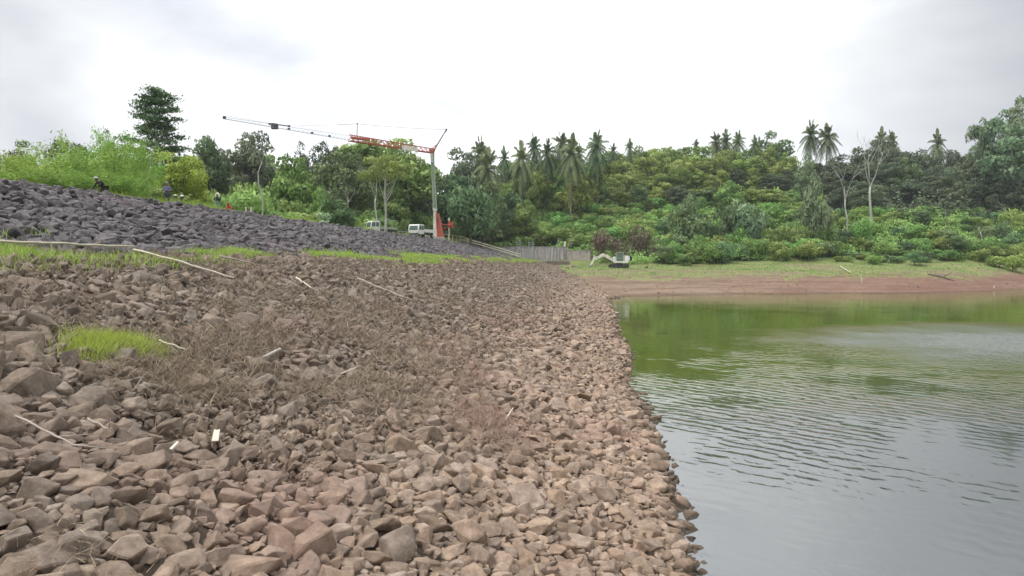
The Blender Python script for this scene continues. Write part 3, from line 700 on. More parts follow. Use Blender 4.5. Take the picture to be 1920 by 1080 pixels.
KIND = {}
def mk(kind, nvar, mat, bark='bark', **kw):
    H = kw.get('H', 9); base = kw.get('base', 3); W_ = kw.get('W', 10)
    KIND[kind] = []
    for i in range(nvar):
        sd = hash_(kind) + i * 13
        cm, C = crown_mesh('crown', sd, M[mat], **kw)
        tm = trunk_mesh('trunk', sd, M[bark], base + H * .45, .022 * (H + base) + .05, C[::3])
        KIND[kind].append((cm, tm, base + H * .97, W_))
def hash_(s): return sum(ord(c) * (i + 1) for i, c in enumerate(s)) % 997
mk('mango', 5, 'leaf_yellow', W=10, H=9.5, base=.8, lobes=52, leaves=8500, size=.30, lobe_r=.15)
mk('round', 5, 'leaf_mid', W=10, H=12, base=1, lobes=56, leaves=9000, size=.30, lobe_r=.15)
mk('dark', 5, 'leaf_dark', 'bark_grey', W=11, H=15, base=1.5, lobes=64, leaves=10000, size=.30, lobe_r=.14, gap=.15)
mk('blue', 4, 'leaf_blue', W=10, H=12, base=1.2, lobes=52, leaves=8500, size=.30, lobe_r=.15, gap=.12)
mk('airy', 4, 'leaf_dark', 'bark_grey', W=9, H=9, base=6, lobes=22, leaves=2300, size=.26, lobe_r=.13, gap=.25)
mk('pale_airy', 3, 'leaf_pale', 'bark_pale', W=8, H=13, base=4, lobes=44, leaves=5600, size=.28, lobe_r=.16, gap=.15)
mk('umbrella', 3, 'leaf_mid', 'bark_pale', W=14, H=4.5, base=8, lobes=26, leaves=4800, size=.24, lobe_r=.13, flat=.6)
mk('bush', 6, 'leaf_mid', W=6, H=4.4, base=.1, lobes=20, leaves=3000, size=.22, lobe_r=.20)
mk('scrub', 5, 'leaf_scrub', W=6, H=3.6, base=.1, lobes=20, leaves=3000, size=.22, lobe_r=.20, jitter=.9)
mk('dark_bush', 3, 'leaf_blue', W=6, H=5, base=.1, lobes=20, leaves=3000, size=.22, lobe_r=.19)
mk('red_bush', 2, 'leaf_red', W=6, H=4.2, base=.1, lobes=20, leaves=2200, size=.20, lobe_r=.18, gap=.3)
mk('pale_bush', 3, 'leaf_pale', W=4, H=3.5, base=.1, lobes=16, leaves=1800, size=.18, lobe_r=.18)
mk('near_mango', 2, 'leaf_mango', W=7, H=7, base=1.0, lobes=46, leaves=9000, size=.15, lobe_r=.13)

# layered tall tree: tiers of foliage on near-horizontal limbs
def layered(seed):
    r = np.random.default_rng(seed); V = []; Q = []; T = []; nv = 0; tips = []
    for z in np.linspace(6.3, 17.8, 12):
        rr = np.interp(z, [6, 10, 14, 17.8], [5.0, 5.2, 3.6, 1.9]) * r.uniform(.8, 1.12)
        for a in np.arange(0, 6.28, .9) + r.uniform(0, 1):
            L_ = rr * r.uniform(.55, 1.1); tip = np.array([math.cos(a) * L_, math.sin(a) * L_, z + r.uniform(-.6, .6)]); tips.append(tip)
            n = 150; f = r.uniform(.35, 1.05, n) ** .7; w = .75
            P = np.array([0, 0, z - .3]) + (tip - np.array([0, 0, z - .3])) * f[:, None] + r.normal(0, 1, (n, 3)) * np.array([w * .8, w * .8, .17])
            v, q = leaf_quads(P, np.tile([0, 0, 1.], (n, 1)), .22, r, .5); V.append(v); Q.append(q + nv); nv += len(v)
            T.append(np.clip(r.normal(.5, .15) + r.normal(0, .15, n), 0, 1))
    cm = mesh_np('crown', np.concatenate(V), np.concatenate(Q), M['leaf_blue'], face_attr=np.concatenate(T))
    mb = MB(); mb.tube([(0, 0, -.4), (.15, 0, 5), (0, .1, 11), (.1, 0, 17)], [.42, .32, .2, .05], 8)
    for t in tips: z0 = t[2] - .9; mb.tube([(0.05, 0, z0), tuple(np.array([t[0] * .5, t[1] * .5, (z0 + t[2]) / 2 + .1])), tuple(t)], [.09, .06, .02], 4, False)
    mb.tube([(.1, 0, 5.5), (-1.2, .2, 9), (-1.9, .1, 13)], [.2, .14, .04], 6); mb.tube([(.1, 0, 5), (1.3, .2, 8.5), (2.2, .1, 12)], [.2, .13, .04], 6)
    return cm, mb.mesh('trunk', M['bark_grey'], True), 18.2, 8.4
KIND['layered'] = [layered(5)]

# coconut palm: leaning trunk, drooping pinnate fronds
def palm(seed):
    r = np.random.default_rng(seed); H = 11.; lx = r.uniform(-.9, .9); V = []; Q = []; T = []; nv = 0
    top = np.array([lx, 0, H])
    for k in range(34):
        a = k * 2.4 + r.uniform(-.2, .2); el = math.radians(80 - k * 3.9 + r.uniform(-7, 7)); L_ = r.uniform(3.6, 4.8)
        d = np.array([math.cos(a) * math.cos(el), math.sin(a) * math.cos(el), math.sin(el)]); n = 34
        f = np.linspace(.05, 1, n); drop = (f ** 2.1) * (1.5 + .9 * math.cos(el)) 
        Pm = top + d * (L_ * f)[:, None]; Pm[:, 2] -= drop
        tang = np.gradient(Pm, axis=0); tang /= np.linalg.norm(tang, axis=1)[:, None]
        side = np.cross(tang, [0, 0, 1.]); side /= np.linalg.norm(side, axis=1)[:, None] + 1e-6
        ll = (np.sin(np.clip(f, .02, 1) * 2.7 + .25) * .85 + .15)
        for sg_ in (-1, 1):
            tipv = Pm + (side * sg_ * .75 + tang * .45 + np.array([0, 0, -.42])) * ll[:, None] + r.normal(0, .05, (n, 3))
            w = tang * .075
            q4 = np.stack([Pm - w, Pm + w, tipv + w * .35, tipv - w * .35], 1).reshape(-1, 3)
            V.append(q4); Q.append(np.arange(4 * n).reshape(n, 4) + nv); nv += 4 * n
            T.append(np.clip(np.full(n, .62 - k * .013) + r.normal(0, .14, n), 0, 1))
    cm = mesh_np('crown', np.concatenate(V), np.concatenate(Q), M['leaf_palm'], face_attr=np.concatenate(T))
    mb = MB(); mb.tube([(0, 0, -.4), (lx * .2, 0, 3), (lx * .55, 0, 7), (lx, 0, H + .1)], [.24, .17, .14, .12], 7)
    return cm, mb.mesh('trunk', M['bark_grey'], True), 13.9, 7.6
KIND['palm'] = [palm(s) for s in (3, 8, 14, 21)]

# bamboo thicket: arching culms hung with fine leaves
def bamboo(seed, n_c=46, Hm=8.):
    r = np.random.default_rng(seed); V = []; Q = []; T = []; NN = []; nv = 0; mb = MB()
    for k in range(n_c):
        a = r.uniform(0, 6.283); rb = r.uniform(0, 1.5); H = Hm * (r.uniform(.45, .85) if r.random() < .7 else r.uniform(.85, 1.1)); out_ = r.uniform(.7, 3.0)
        b0 = np.array([math.cos(a) * rb, math.sin(a) * rb, 0]); f = np.linspace(0, 1, 8)
        C = b0 + np.stack([math.cos(a) * out_ * f ** 2, math.sin(a) * out_ * f ** 2, H * (f - .16 * f ** 4)], -1)
        mb.tube([tuple(c) for c in C], [.035 * (1 - .8 * x) + .004 for x in f], 4, False)
        n = 230; g = r.uniform(.12, 1, n) ** .8; P = np.stack([np.interp(g, f, C[:, i]) for i in range(3)], -1)
        P += r.normal(0, 1, (n, 3)) * np.array([.42, .42, .30]) * (1.15 - .55 * g)[:, None]; P[:, 2] -= r.uniform(0, .35, n)
        v, q = leaf_quads(P, np.tile([math.cos(a) * .6, math.sin(a) * .6, .6], (n, 1)), .14, r, .8, .28); V.append(v); NN.append(leaf_quads.n); Q.append(q + nv); nv += len(v)
        T.append(np.clip(r.normal(.5, .15) + r.normal(0, .15, n), 0, 1))
    cm = mesh_np('foliage', np.concatenate(V), np.concatenate(Q), M['leaf_lime'], face_attr=np.concatenate(T), cn=np.concatenate(NN))
    return cm, mb.mesh('culms', leaf_culm, True), Hm * .86, 6.5
leaf_culm = paint('culm', (.20, .26, .09), .6)
KIND['bamboo'] = [bamboo(s) for s in (1, 2, 3, 4)]

def bare(seed, H=9., r0=.2, forks=3, mat='bark_pale', f0=.5):
    r = random.Random(seed); mb = MB(); n = 6; pts = [Vector((math.sin(i * .9 + seed) * .22 * i / n * 2, math.cos(i + seed) * .1 * i, H * f0 * i / n - (.4 if i == 0 else 0))) for i in range(n + 1)]
    mb.tube(pts, [r0 * (1.2 if i == 0 else 1 - .35 * i / n) for i in range(n + 1)], 8)
    def br(p, d, L_, rad, dep):
        e = p + d * L_; m = p.lerp(e, .5) + Vector((r.uniform(-1, 1), r.uniform(-1, 1), 0)) * L_ * .07
        mb.tube([p, m, e], [rad, rad * .8, rad * .5], 6, dep == 0)
        if dep > 0:
            for _ in range(r.choice((2, 3))):
                q = (d + Vector((r.uniform(-.8, .8), r.uniform(-.8, .8), r.uniform(-.15, .4)))).normalized(); br(e, q, L_ * r.uniform(.5, .8), rad * .5, dep - 1)
    for k in range(forks):
        a = 6.28 * k / forks + seed; br(pts[-1], Vector((math.cos(a) * .45, math.sin(a) * .45, 1)).normalized(), H * (1 - f0) * .5, r0 * .42, 3)
    return mb.mesh('trunk', M[mat], True)

used = {}
def plant(name, kind, x, y, H, Wd=None, label=None, cat='tree', group=None, var=None, sink=.15, z=None):
    pr = KIND[kind]; k = used.get(kind, 0); used[kind] = k + 1
    cm, tm, h0, w0 = pr[(k if var is None else var) % len(pr)]
    sz = H / h0; sw = (Wd / w0) if Wd else sz * random.uniform(.88, 1.12)
    e = empty(name, (x, y, (hz(x, y) if z is None else z) - sink), random.uniform(0, 6.28), label, cat, group)
    cn = 'foliage' if kind == 'bamboo' else 'crown'; tn = 'culms' if kind == 'bamboo' else 'trunk'
    e.scale = (sw, sw, sz)
    link(cn, cm, e); link(tn, tm, e)
    return e
def plant_px(name, kind, px, ytop, D, wpx=None, **kw):
    p = at_depth(px, ytop, D); g = hz(p.x, p.y); H = max(p.z - g, 1.0)
    return plant(name, kind, p.x, p.y, H, wpx / F * D if wpx else None, **kw)

# ---- skyline and featured trees (left to right)
NL = 'tree'
plant_px('tall_tree', 'layered', 292, 168, 88, 100, label='tall dark tree with tiered foliage rising far above the bamboo', cat='tree')
plant_px('mango_tree', 'near_mango', 343, 275, 64, 108, label='dense yellow-green round tree just behind the seated people', cat='tree')
plant_px('broadleaf_tree', 'blue', 382, 247, 130, 95, label='dark green round tree on the skyline right of the tall tiered tree', cat='tree')
plant_px('broadleaf_tree', 'dark', 475, 240, 128, 95, label='dark domed tree on the skyline under the crane jib tip', cat='tree')
plant_px('thin_tree', 'airy', 412, 262, 140, 45, label='thin sparse tree in the gap left of the dark domed tree', cat='tree')
plant_px('thin_tree', 'airy', 560, 262, 150, 50, label='sparse lacy tree against the sky behind the bright green tree', cat='tree')
plant_px('thin_tree', 'airy', 602, 248, 140, 62, label='sparse dark tree with open crown crossing the thin end of the jib', cat='tree')
plant_px('broadleaf_tree', 'round', 546, 280, 105, 92, label='bright green upright tree in the forest below the sparse lacy tree', cat='tree', var=1)
plant_px('domed_tree', 'round', 718, 248, 150, 205, label='huge domed tree behind the red part of the crane jib', cat='tree', var=2)
plant_px('broadleaf_tree', 'blue', 645, 272, 125, 110, label='blue-green broad tree left of the umbrella-shaped tree', cat='tree')
plant_px('umbrella_tree', 'umbrella', 722, 292, 96, 105, label='flat-topped green tree with pale forked trunk left of the crane mast', cat='tree')
plant_px('broadleaf_tree', 'dark', 872, 266, 165, 95, label='dark round tree on the skyline just right of the crane mast', cat='tree')
plant_px('broadleaf_tree', 'dark_bush', 882, 350, 140, 92, label='dark rounded tree behind the handrail right of the crane', cat='tree')
plant_px('pale_tree', 'pale_airy', 1868, 186, 185, 62, label='tall pale airy tree at the right skyline, left one of the two', cat='tree')
plant_px('pale_tree', 'pale_airy', 1915, 182, 182, 66, label='tall pale airy tree at the right edge of the picture', cat='tree')
plant_px('pale_tree', 'pale_airy', 1900, 225, 172, 105, label='light green broad tree below the tall pale airy trees', cat='tree')
plant_px('pale_tree', 'pale_airy', 1838, 200, 186, 40, label='slim pale airy tree at the left end of the tall pale trees', cat='tree')
plant_px('flowering_tree', 'pale_airy', 1512, 290, 158, 50, label='slender tree with pale blossom standing out of the green scrub', cat='tree')
plant_px('flowering_tree', 'pale_bush', 1530, 330, 150, 48, label='pale-tufted small tree against the dark trees on the hill', cat='tree')
plant_px('domed_tree', 'blue', 1447, 246, 236, 78, label='dark rounded dome of a tree above the yellow-green hilltop trees', cat='tree')
plant_px('small_tree', 'dark_bush', 1288, 372, 155, 78, label='bluish dark rounded bush standing alone on the bright green slope', cat='tree')
plant_px('small_tree', 'pale_bush', 1408, 378, 150, 66, label='pale green tiered small tree low on the green slope', cat='tree')
plant_px('small_tree', 'dark_bush', 1376, 372, 154, 60, label='dark leafy bush touching the pale tiered small tree', cat='tree')
for px, yt, D, wp, lb in ((905, 245, 172, 62, 'coconut palm rising behind the dark round tree right of the crane'), (916, 266, 158, 74, 'lower coconut palm in front of another at the left of the palms'),
                          (978, 258, 180, 64, 'coconut palm with broad dark fronds, third from the crane'), (1000, 243, 195, 46, 'slender distant palm peeping over a broader one'),
                          (1023, 251, 188, 50, 'narrow palm left of the tallest palm cluster'), (1052, 238, 190, 60, 'tall palm at the left of the closest palm pair'), (1070, 246, 178, 68, 'broad palm at the right of the closest palm pair'),
                          (1122, 238, 186, 66, 'solitary tall palm left of the yellow-green hilltop'), (1180, 252, 215, 30, 'small palm top just left of the yellow-green hilltop'),
                          (1342, 240, 232, 44, 'palm top behind the bushy pale crown on the hilltop'), (1362, 238, 235, 40, 'palm top right of the bushy pale crown on the hilltop'), (1386, 239, 228, 40, 'spiky palm standing clear between hilltop and dark dome'),
                          (1414, 246, 234, 30, 'low palm top touching the dark dome'), (1306, 252, 236, 24, 'tiny palm top in the middle of the hilltop line'),
                          (1518, 220, 205, 52, 'left of the two tall palms standing clear against the sky'), (1549, 225, 203, 56, 'right of the two tall palms standing clear against the sky'),
                          (1654, 229, 212, 42, 'left palm of the pair above the dark wood at right'), (1671, 236, 210, 36, 'right palm of the pair above the dark wood at right'), (1760, 236, 214, 42, 'single palm top over the dark wood near the right'),
                          (946, 268, 200, 34, 'small distant palm between the left palm pair and the broad dark one'), (1088, 260, 205, 34, 'small palm half hidden between the closest pair and the solitary tall palm'), (1150, 262, 212, 30, 'small palm just right of the solitary tall palm'), (1425, 252, 238, 24, 'tiny palm tuft beside the dark dome'),
                          (1885, 272, 190, 42, 'palm with yellowing fronds under the pale trees at the right edge')):
    plant_px('coconut_palm', 'palm', px, yt + 4, D, wp * .80, label=lb, cat='palm', group='coconut palms on the hill')

# ---- bamboo and shrubs at the left, behind the crest
for i, (px, yt, D, wp) in enumerate(((-110, 285, 47, 210), (-40, 290, 46, 190), (15, 288, 47, 150), (70, 292, 50, 150), (112, 262, 56, 150), (160, 262, 52, 150), (205, 262, 50, 130), (235, 250, 58, 110), (243, 268, 54, 84), (60, 315, 45, 140), (130, 310, 45, 150), (200, 318, 45, 130), (228, 312, 48, 100), (-5, 320, 43, 150))):
    plant_px('bamboo_clump', 'bamboo', px, yt, D, wp * 1.1, label='bright green bamboo thicket behind the crest at the left, ' + ('tall rear clump' if yt < 300 else 'low front clump'), cat='bamboo', group='bamboo thickets, ' + ('tall rear clumps' if yt < 300 else 'low front clumps'))
for px, yt, D, wp, lb in ((40, 255, 62, 62, 'thin dark sapling above the bamboo at the far left'), (132, 247, 66, 90, 'sparse crown of a tree sticking out above the bamboo'), (200, 238, 70, 36, 'wispy slanting treetop above the bamboo, left of the tall tiered tree')):
    plant_px('thin_tree', 'airy', px, yt, D, wp, label=lb, cat='tree')

def fill(name, kinds, bs_, Ds, sky_pts, step_px, label, cat, group, dy=(0, 18), wf=(.9, 1.25), minh=3, maxh=22, jit=.3):
    xs, ys = zip(*sky_pts)
    for D in Ds:
        b = bs_[0] + random.uniform(0, step_px)
        while b < bs_[1]:
            d = D * random.uniform(.968, 1.032); yt = np.interp(b, xs, ys) + random.uniform(*dy)
            p = at_depth(b, yt, d); g = hz(p.x, p.y)
            if not bool(is_dam(np.array([p.x]), np.array([p.y]))[0]):
                H = min(max(p.z - g, minh), maxh) * random.uniform(.92, 1.0)
                wd = step_px / F * D * random.uniform(*wf) * 1.35; wd = min(wd, 1.65 * H) if cat in ('bush', 'shrub') else max(wd, .5 * H)
                plant(name, random.choice(kinds), p.x, p.y, H, wd, label=label, cat=cat, group=group)
            b += step_px * random.uniform(1 - jit, 1 + jit)
SKL = [(280, 330), (330, 275), (380, 258), (430, 272), (475, 262), (515, 275), (545, 292), (590, 278), (640, 278), (700, 262), (760, 262), (810, 282), (850, 290), (880, 275), (930, 290)]
fill('forest_tree', ['round', 'blue', 'dark'], (300, 930), (158,), SKL, 46, 'tree of the back row on the skyline of the left forest', 'tree', 'back row of the left forest', dy=(4, 22))
fill('forest_tree', ['round', 'blue', 'round'], (300, 860), (136,), [(300, 320), (500, 312), (860, 322)], 50, 'green tree of the middle row in the left forest', 'tree', 'middle row of the left forest', dy=(-12, 25))
fill('forest_tree', ['round', 'blue', 'bush', 'scrub'], (380, 690), (104,), [(300, 345), (500, 345), (860, 358)], 44, 'small tree of the left forest behind the pale trunks', 'tree', 'small trees behind the pale trunks', dy=(-10, 25))
fill('shrub', ['bush', 'scrub', 'dark_bush'], (690, 900), (150,), [(650, 365), (860, 375), (960, 380)], 34, 'green shrub behind the trucks and the crane foot', 'shrub', 'shrubs behind the trucks and the crane', dy=(-8, 25), minh=2)
fill('shrub', ['bush', 'scrub', 'bush', 'pale_bush'], (640, 900), (152, ), [(600, 400), (740, 405), (900, 415)], 26, 'low shrub close behind the trucks and the crane foot', 'shrub', 'low shrubs close behind the trucks and the crane', dy=(-6, 14), minh=2)
def fill_crest(step, label, group):
    b = 150.
    while b < 860:
        s = (b - 960) / F; D0 = 38.5 / (-s * CT + ST) if (-s * CT + ST) > 0 else 200   # v = 38.5
        D0 = min(D0, 160) * random.uniform(1.0, 1.12)
        yc = 343 + .127 * b; yt = yc - random.uniform(14, 40) * (1 if b < 700 else .8)
        p = at_depth(b, yt, D0); g = hz(p.x, p.y); H = max(p.z - g, 1.6)
        plant('shrub', random.choice(['bush', 'scrub', 'pale_bush', 'bush']), p.x, p.y, min(H, 5), None, label=label, cat='shrub', group=group)
        b += step * random.uniform(.7, 1.3)
fill_crest(24, 'low green shrub growing close behind the embankment crest', 'shrubs behind the crest')

# ---- the hill
SKH = [(930, 300), (1030, 300), (1100, 290), (1150, 275), (1200, 262), (1290, 262), (1340, 264), (1400, 270), (1450, 268), (1500, 285), (1560, 290)]
fill('hilltop_tree', ['mango', 'mango', 'round'], (1125, 1520), (224,), SKH, 38, 'yellow-green leafy tree in the top row of the hill', 'tree', 'top row of hill trees', dy=(0, 10))
fill('hilltop_tree', ['mango'], (1110, 1500), (212,), [(1000, 305), (1150, 292), (1300, 284), (1500, 298)], 36, 'yellow-green leafy tree in the second row of the hill', 'tree', 'second row of hill trees', dy=(-6, 14))
fill('hilltop_tree', ['mango', 'mango', 'dark'], (1020, 1490), (202,), [(1000, 325), (1300, 312), (1500, 322)], 35, 'yellow-green tree in the lower row above the bright scrub', 'tree', 'lower row of hill trees', dy=(-8, 12))
fill('hilltop_tree', ['round', 'mango', 'blue'], (925, 1150), (224, 214), [(925, 300), (1130, 288)], 36, 'green tree filling the skyline behind the row of coconut palms', 'tree', 'skyline trees behind the palms', dy=(-6, 10))
fill('hilltop_tree', ['round', 'mango', 'mango', 'blue'], (930, 1140), (205, 196, 187), [(930, 322), (1130, 310)], 36, 'mixed green tree under the row of coconut palms', 'tree', 'trees under the palms', dy=(-8, 22))
fill('hillside_tree', ['mango', 'blue', 'round', 'dark'], (930, 1480), (190,), [(930, 345), (1300, 342), (1480, 345)], 34, 'shaded tree along the upper edge of the bright scrub', 'tree', 'trees edging the bright scrub', dy=(-8, 12), minh=3)
fill('hillside_tree', ['round', 'blue', 'scrub'], (840, 1000), (176, 166), [(840, 330), (930, 345), (1000, 375)], 34, 'green tree on the lower hill between crane and palms', 'tree', 'lower hill trees between crane and palms', dy=(-10, 20))
SKR = [(1480, 300), (1560, 285), (1600, 256), (1640, 254), (1700, 264), (1760, 262), (1850, 262), (1920, 275), (2100, 270)]
fill('wood_tree', ['dark'], (1500, 2120), (208,), SKR, 40, 'dark tree on the skyline of the wood at right', 'tree', 'skyline row of the dark wood', dy=(0, 12))
fill('wood_tree', ['dark', 'dark', 'blue'], (1545, 2120), (188,), [(1545, 305), (1700, 285), (2100, 285)], 40, 'dark tree in the middle of the wood at right', 'tree', 'middle row of the dark wood', dy=(-8, 25))
fill('wood_tree', ['dark'], (1575, 2120), (172,), [(1545, 335), (1700, 318), (2100, 318)], 40, 'dark tree in the front row of the wood at right', 'tree', 'front row of the dark wood', dy=(-10, 25))
fill('bush', ['scrub', 'scrub', 'bush'], (925, 1545), (194, 189, 184, 179, 174, 169, 164), [(900, 380), (1540, 375)], 30, 'bright green bush on the open slope below the hill trees', 'bush', 'bright bushes on the open slope', dy=(-30, 0), minh=2.2, maxh=4.0)
fill('bush', ['bush', 'scrub', 'dark_bush', 'bush'], (1180, 2080), (166, 160), [(1180, 400), (1500, 385), (1600, 395), (1700, 390), (2100, 392)], 32, 'green bush in the upper row of the belt above the shore', 'bush', 'upper row of the shore bushes', dy=(-10, 15), minh=2, maxh=6.5)
fill('bush', ['bush', 'scrub', 'bush', 'dark_bush'], (1225, 2080), (155, 150), [(1180, 432), (1500, 415), (1700, 420), (2100, 420)], 31, 'green bush in the middle row of the belt above the shore', 'bush', 'middle row of the shore bushes', dy=(-10, 15), minh=2, maxh=6)
fill('bush', ['scrub', 'bush', 'bush', 'dark_bush'], (1240, 2080), (145, 141), [(1180, 456), (1500, 446), (1700, 448), (2100, 446)], 29, 'green bush at the grassy edge of the far shore', 'bush', 'bushes at the edge of the shore grass', dy=(-8, 10), minh=1.6, maxh=4.5)
fill('bush', ['bush', 'scrub'], (1000, 1240), (170,), [(1000, 425), (1240, 425)], 36, 'green bush above the stained concrete wall', 'bush', 'bushes above the concrete wall', dy=(-12, 10), minh=2, maxh=5)
fill('bush', ['bush', 'scrub'], (880, 1100), (166,), [(900, 435), (1100, 440)], 34, 'green bush hanging close behind the concrete wall', 'bush', 'bushes close behind the concrete wall', dy=(-6, 8), minh=1.6, maxh=4.5)
fill('bush', ['scrub', 'bush', 'pale_bush', 'scrub'], (1235, 2080), (140,), [(1180, 474), (1500, 466), (1700, 466), (2100, 466)], 30, 'small green bush scattered low at the grassy edge of the far shore', 'bush', 'small bushes out on the shore grass', dy=(-4, 12), minh=1.2, maxh=3, jit=.6)
fill('bush', ['bush', 'scrub', 'dark_bush'], (1570, 2080), (136, 133), [(1570, 474), (2100, 470)], 28, 'green bush reaching farthest down towards the red bank at right', 'bush', 'foremost bushes above the red bank at right', dy=(-8, 10), minh=1.4, maxh=3.6, jit=.5)
for px, yt, D, wp in ((1128, 432, 147, 52), (1165, 440, 146, 48), (1200, 425, 148, 60), (1235, 440, 145, 46)):
    plant_px('red_bush', 'red_bush', px, yt, D, wp, label='reddish brown half-dry bush behind the excavator', cat='bush', group='reddish bushes behind the excavator')

# ---- undergrowth of hill and forest floor
def undergrowth(name, mat, n, bsr, Dr, label, zmin, hmax, size, seed):
    r = np.random.default_rng(seed); b = r.uniform(*bsr, n); D = r.uniform(*Dr, n); X = (b - 960) / F * D; Z = height(X, D)
    kp = (Z > zmin + (fbm(X * .3, D * .3, 71) - .5) * 1.2) & ~is_dam(X, D); X, D, Z = X[kp], D[kp], Z[kp]
    nw = ~((960 + F * X / D > 860) & (960 + F * X / D < 1112) & (D < 158.5)); X, D, Z = X[nw], D[nw], Z[nw]
    hh = fbm(X * .35, D * .35, 61) ; top = np.clip((hh - .3) * 2.2, .1, 1) * hmax
    P = np.stack([X, D, Z + top * r.uniform(.3, 1, len(X))], -1)
    V, Q = leaf_quads(P, np.tile([0, -.45, .85], (len(P), 1)), size, r, .7)
    t = np.clip(.15 + hh * .75 + r.normal(0, .16, len(P)), 0, 1); o = link(name, mesh_np(name, V, Q, mat, face_attr=t, cn=leaf_quads.n)); tag(o, label, 'undergrowth', kind='stuff')
undergrowth('hillside_scrub', M['leaf_scrub'], 130000, (900, 2150), (139, 204), 'low bright scrub covering the open slope of the hill', 3.7, 2.9, .24, 81)
undergrowth('wood_understory', M['leaf_dark'], 52000, (1540, 2150), (166, 222), 'dark understory leaves between the trunks of the wood at right', 5.0, 7.0, .36, 83)
undergrowth('hilltop_understory', M['leaf_mid'], 52000, (880, 1560), (192, 234), 'leafy understory between the hilltop trees', 5.0, 5.0, .36, 84)
undergrowth('forest_undergrowth', M['leaf_mid'], 34000, (-250, 960), (42, 160), 'low green undergrowth on the ground behind the embankment', 6.0, 1.3, .26, 82)

# ---- pale bare trunks
def bare_px(name, px, ytop, ybase, D, seed, wpx, label, forks=3, f0=.5, mat='bark_pale'):
    a = at_depth(px, ytop, D); b = at_depth(px, ybase, D); g = min(hz(b.x, b.y), b.z) if False else hz(b.x, b.y)
    me = bare(seed, a.z - g, wpx * .55 / F * D / 2, forks, mat, f0)
    o = link(name, me); o.location = (b.x, b.y, g); o.rotation_euler = (0, 0, seed); o.scale = (.75, .75, 1); return tag(o, label, 'dead tree')
bare_px('bare_tree', 491, 272, 405, 68, 2, 7, 'tall straight pale dead trunk with forked top behind the crest', 2, .78)
bare_px('bare_tree', 283, 238, 330, 58, 3, 5, 'thin pale bare tree in front of the tall tiered tree', 2, .6)
bare_px('bare_tree', 655, 345, 403, 112, 4, 8, 'short pale forked stump left of the umbrella-shaped tree', 2, .5)
bare_px('bare_tree', 603, 350, 400, 100, 5, 4, 'thin pale trunk among shrubs between two taller pale trunks', 2, .7)
bare_px('bare_tree', 706, 300, 400, 100, 6, 8, 'curved white trunk with spreading limbs under the umbrella-shaped tree', 3, .5)
bare_px('bare_tree', 1588, 288, 388, 150, 7, 9, 'white bare tree in front of the dark wood, left of the larger one', 3, .5)
bare_px('bare_tree', 1632, 262, 418, 149, 8, 13, 'large pale bare tree with spreading limbs before the dark wood', 3, .55)
bare_px('bare_tree', 1842, 425, 455, 142, 9, 4, 'short pale dead trunk among the shore bushes near the right', 2, .8)
bare_px('bare_tree', 1776, 380, 430, 150, 10, 4, 'slim grey trunk at the foot of the dark wood', 2, .8, 'bark_grey')

# ------------------------------------------------------------------ paints
M['white'] = paint('white_paint', (.74, .75, .70), .4, var=.05, dirt=(.55, .53, .45))
M['cream'] = paint('cream_paint', (.70, .68, .58), .45, var=.08, dirt=(.42, .36, .26), scale=2)
M['orange'] = paint('orange_red_paint', (.42, .10, .06), .5, var=.1, dirt=(.38, .10, .06))
M['red'] = paint('red_paint', (.50, .07, .05), .5, var=.1)
M['green_steel'] = paint('pale_green_steel', (.34, .42, .30), .55, var=.1, dirt=(.25, .27, .18))
M['grey_steel'] = paint('grey_steel', (.30, .29, .30), .5, .3)
M['dark_steel'] = paint('dark_steel', (.07, .065, .07), .5, .3)
M['rail'] = paint('weathered_yellow_rail', (.60, .57, .40), .6, var=.1, dirt=(.45, .42, .28))
M['galv'] = paint('galvanised_steel', (.36, .38, .36), .55, .3)
M['black'] = paint('black_rubber', (.022, .022, .022), .8)
M['lamp'] = paint('lamp_glass', (.6, .55, .45), .2)
mg, tg, bgl = mat_new('tinted_glass', .06, .5); bgl.inputs['Base Color'].default_value = (.10, .14, .11, 1); M['glass'] = mg
M['conc'] = paint('weathered_concrete', (.36, .33, .29), .9, var=.08, scale=1.2, dirt=(.20, .175, .15))
M['conc_brown'] = paint('muddy_concrete', (.24, .19, .15), .9, var=.08, scale=.8, dirt=(.15, .13, .09))
def wall_mat():
    m, t, b = mat_new('stained_concrete', .9, .2); l = t.links.new
    co = nn(t, 'ShaderNodeTexCoord'); mp = nn(t, 'ShaderNodeMapping'); mp.inputs['Scale'].default_value = (2.6, 2.6, .16); l(co.outputs['Object'], mp.inputs[0])
    n = nn(t, 'ShaderNodeTexNoise', Scale=1.5, Detail=6.0, Roughness=.7); l(mp.outputs[0], n.inputs['Vector'])
    r = nn(t, 'ShaderNodeValToRGB'); r.color_ramp.elements.new(.5); r.color_ramp.elements.new(.6)
    for e, (p, c) in zip(r.color_ramp.elements, ((.34, (.13, .12, .12)), (.45, (.26, .24, .24)), (.54, (.42, .39, .36)), (.66, (.66, .62, .56)))): e.position = p; e.color = (*c, 1)
    l(n.outputs['Fac'], r.inputs[0]); l(r.outputs[0], b.inputs['Base Color']); return m
M['wall'] = wall_mat()

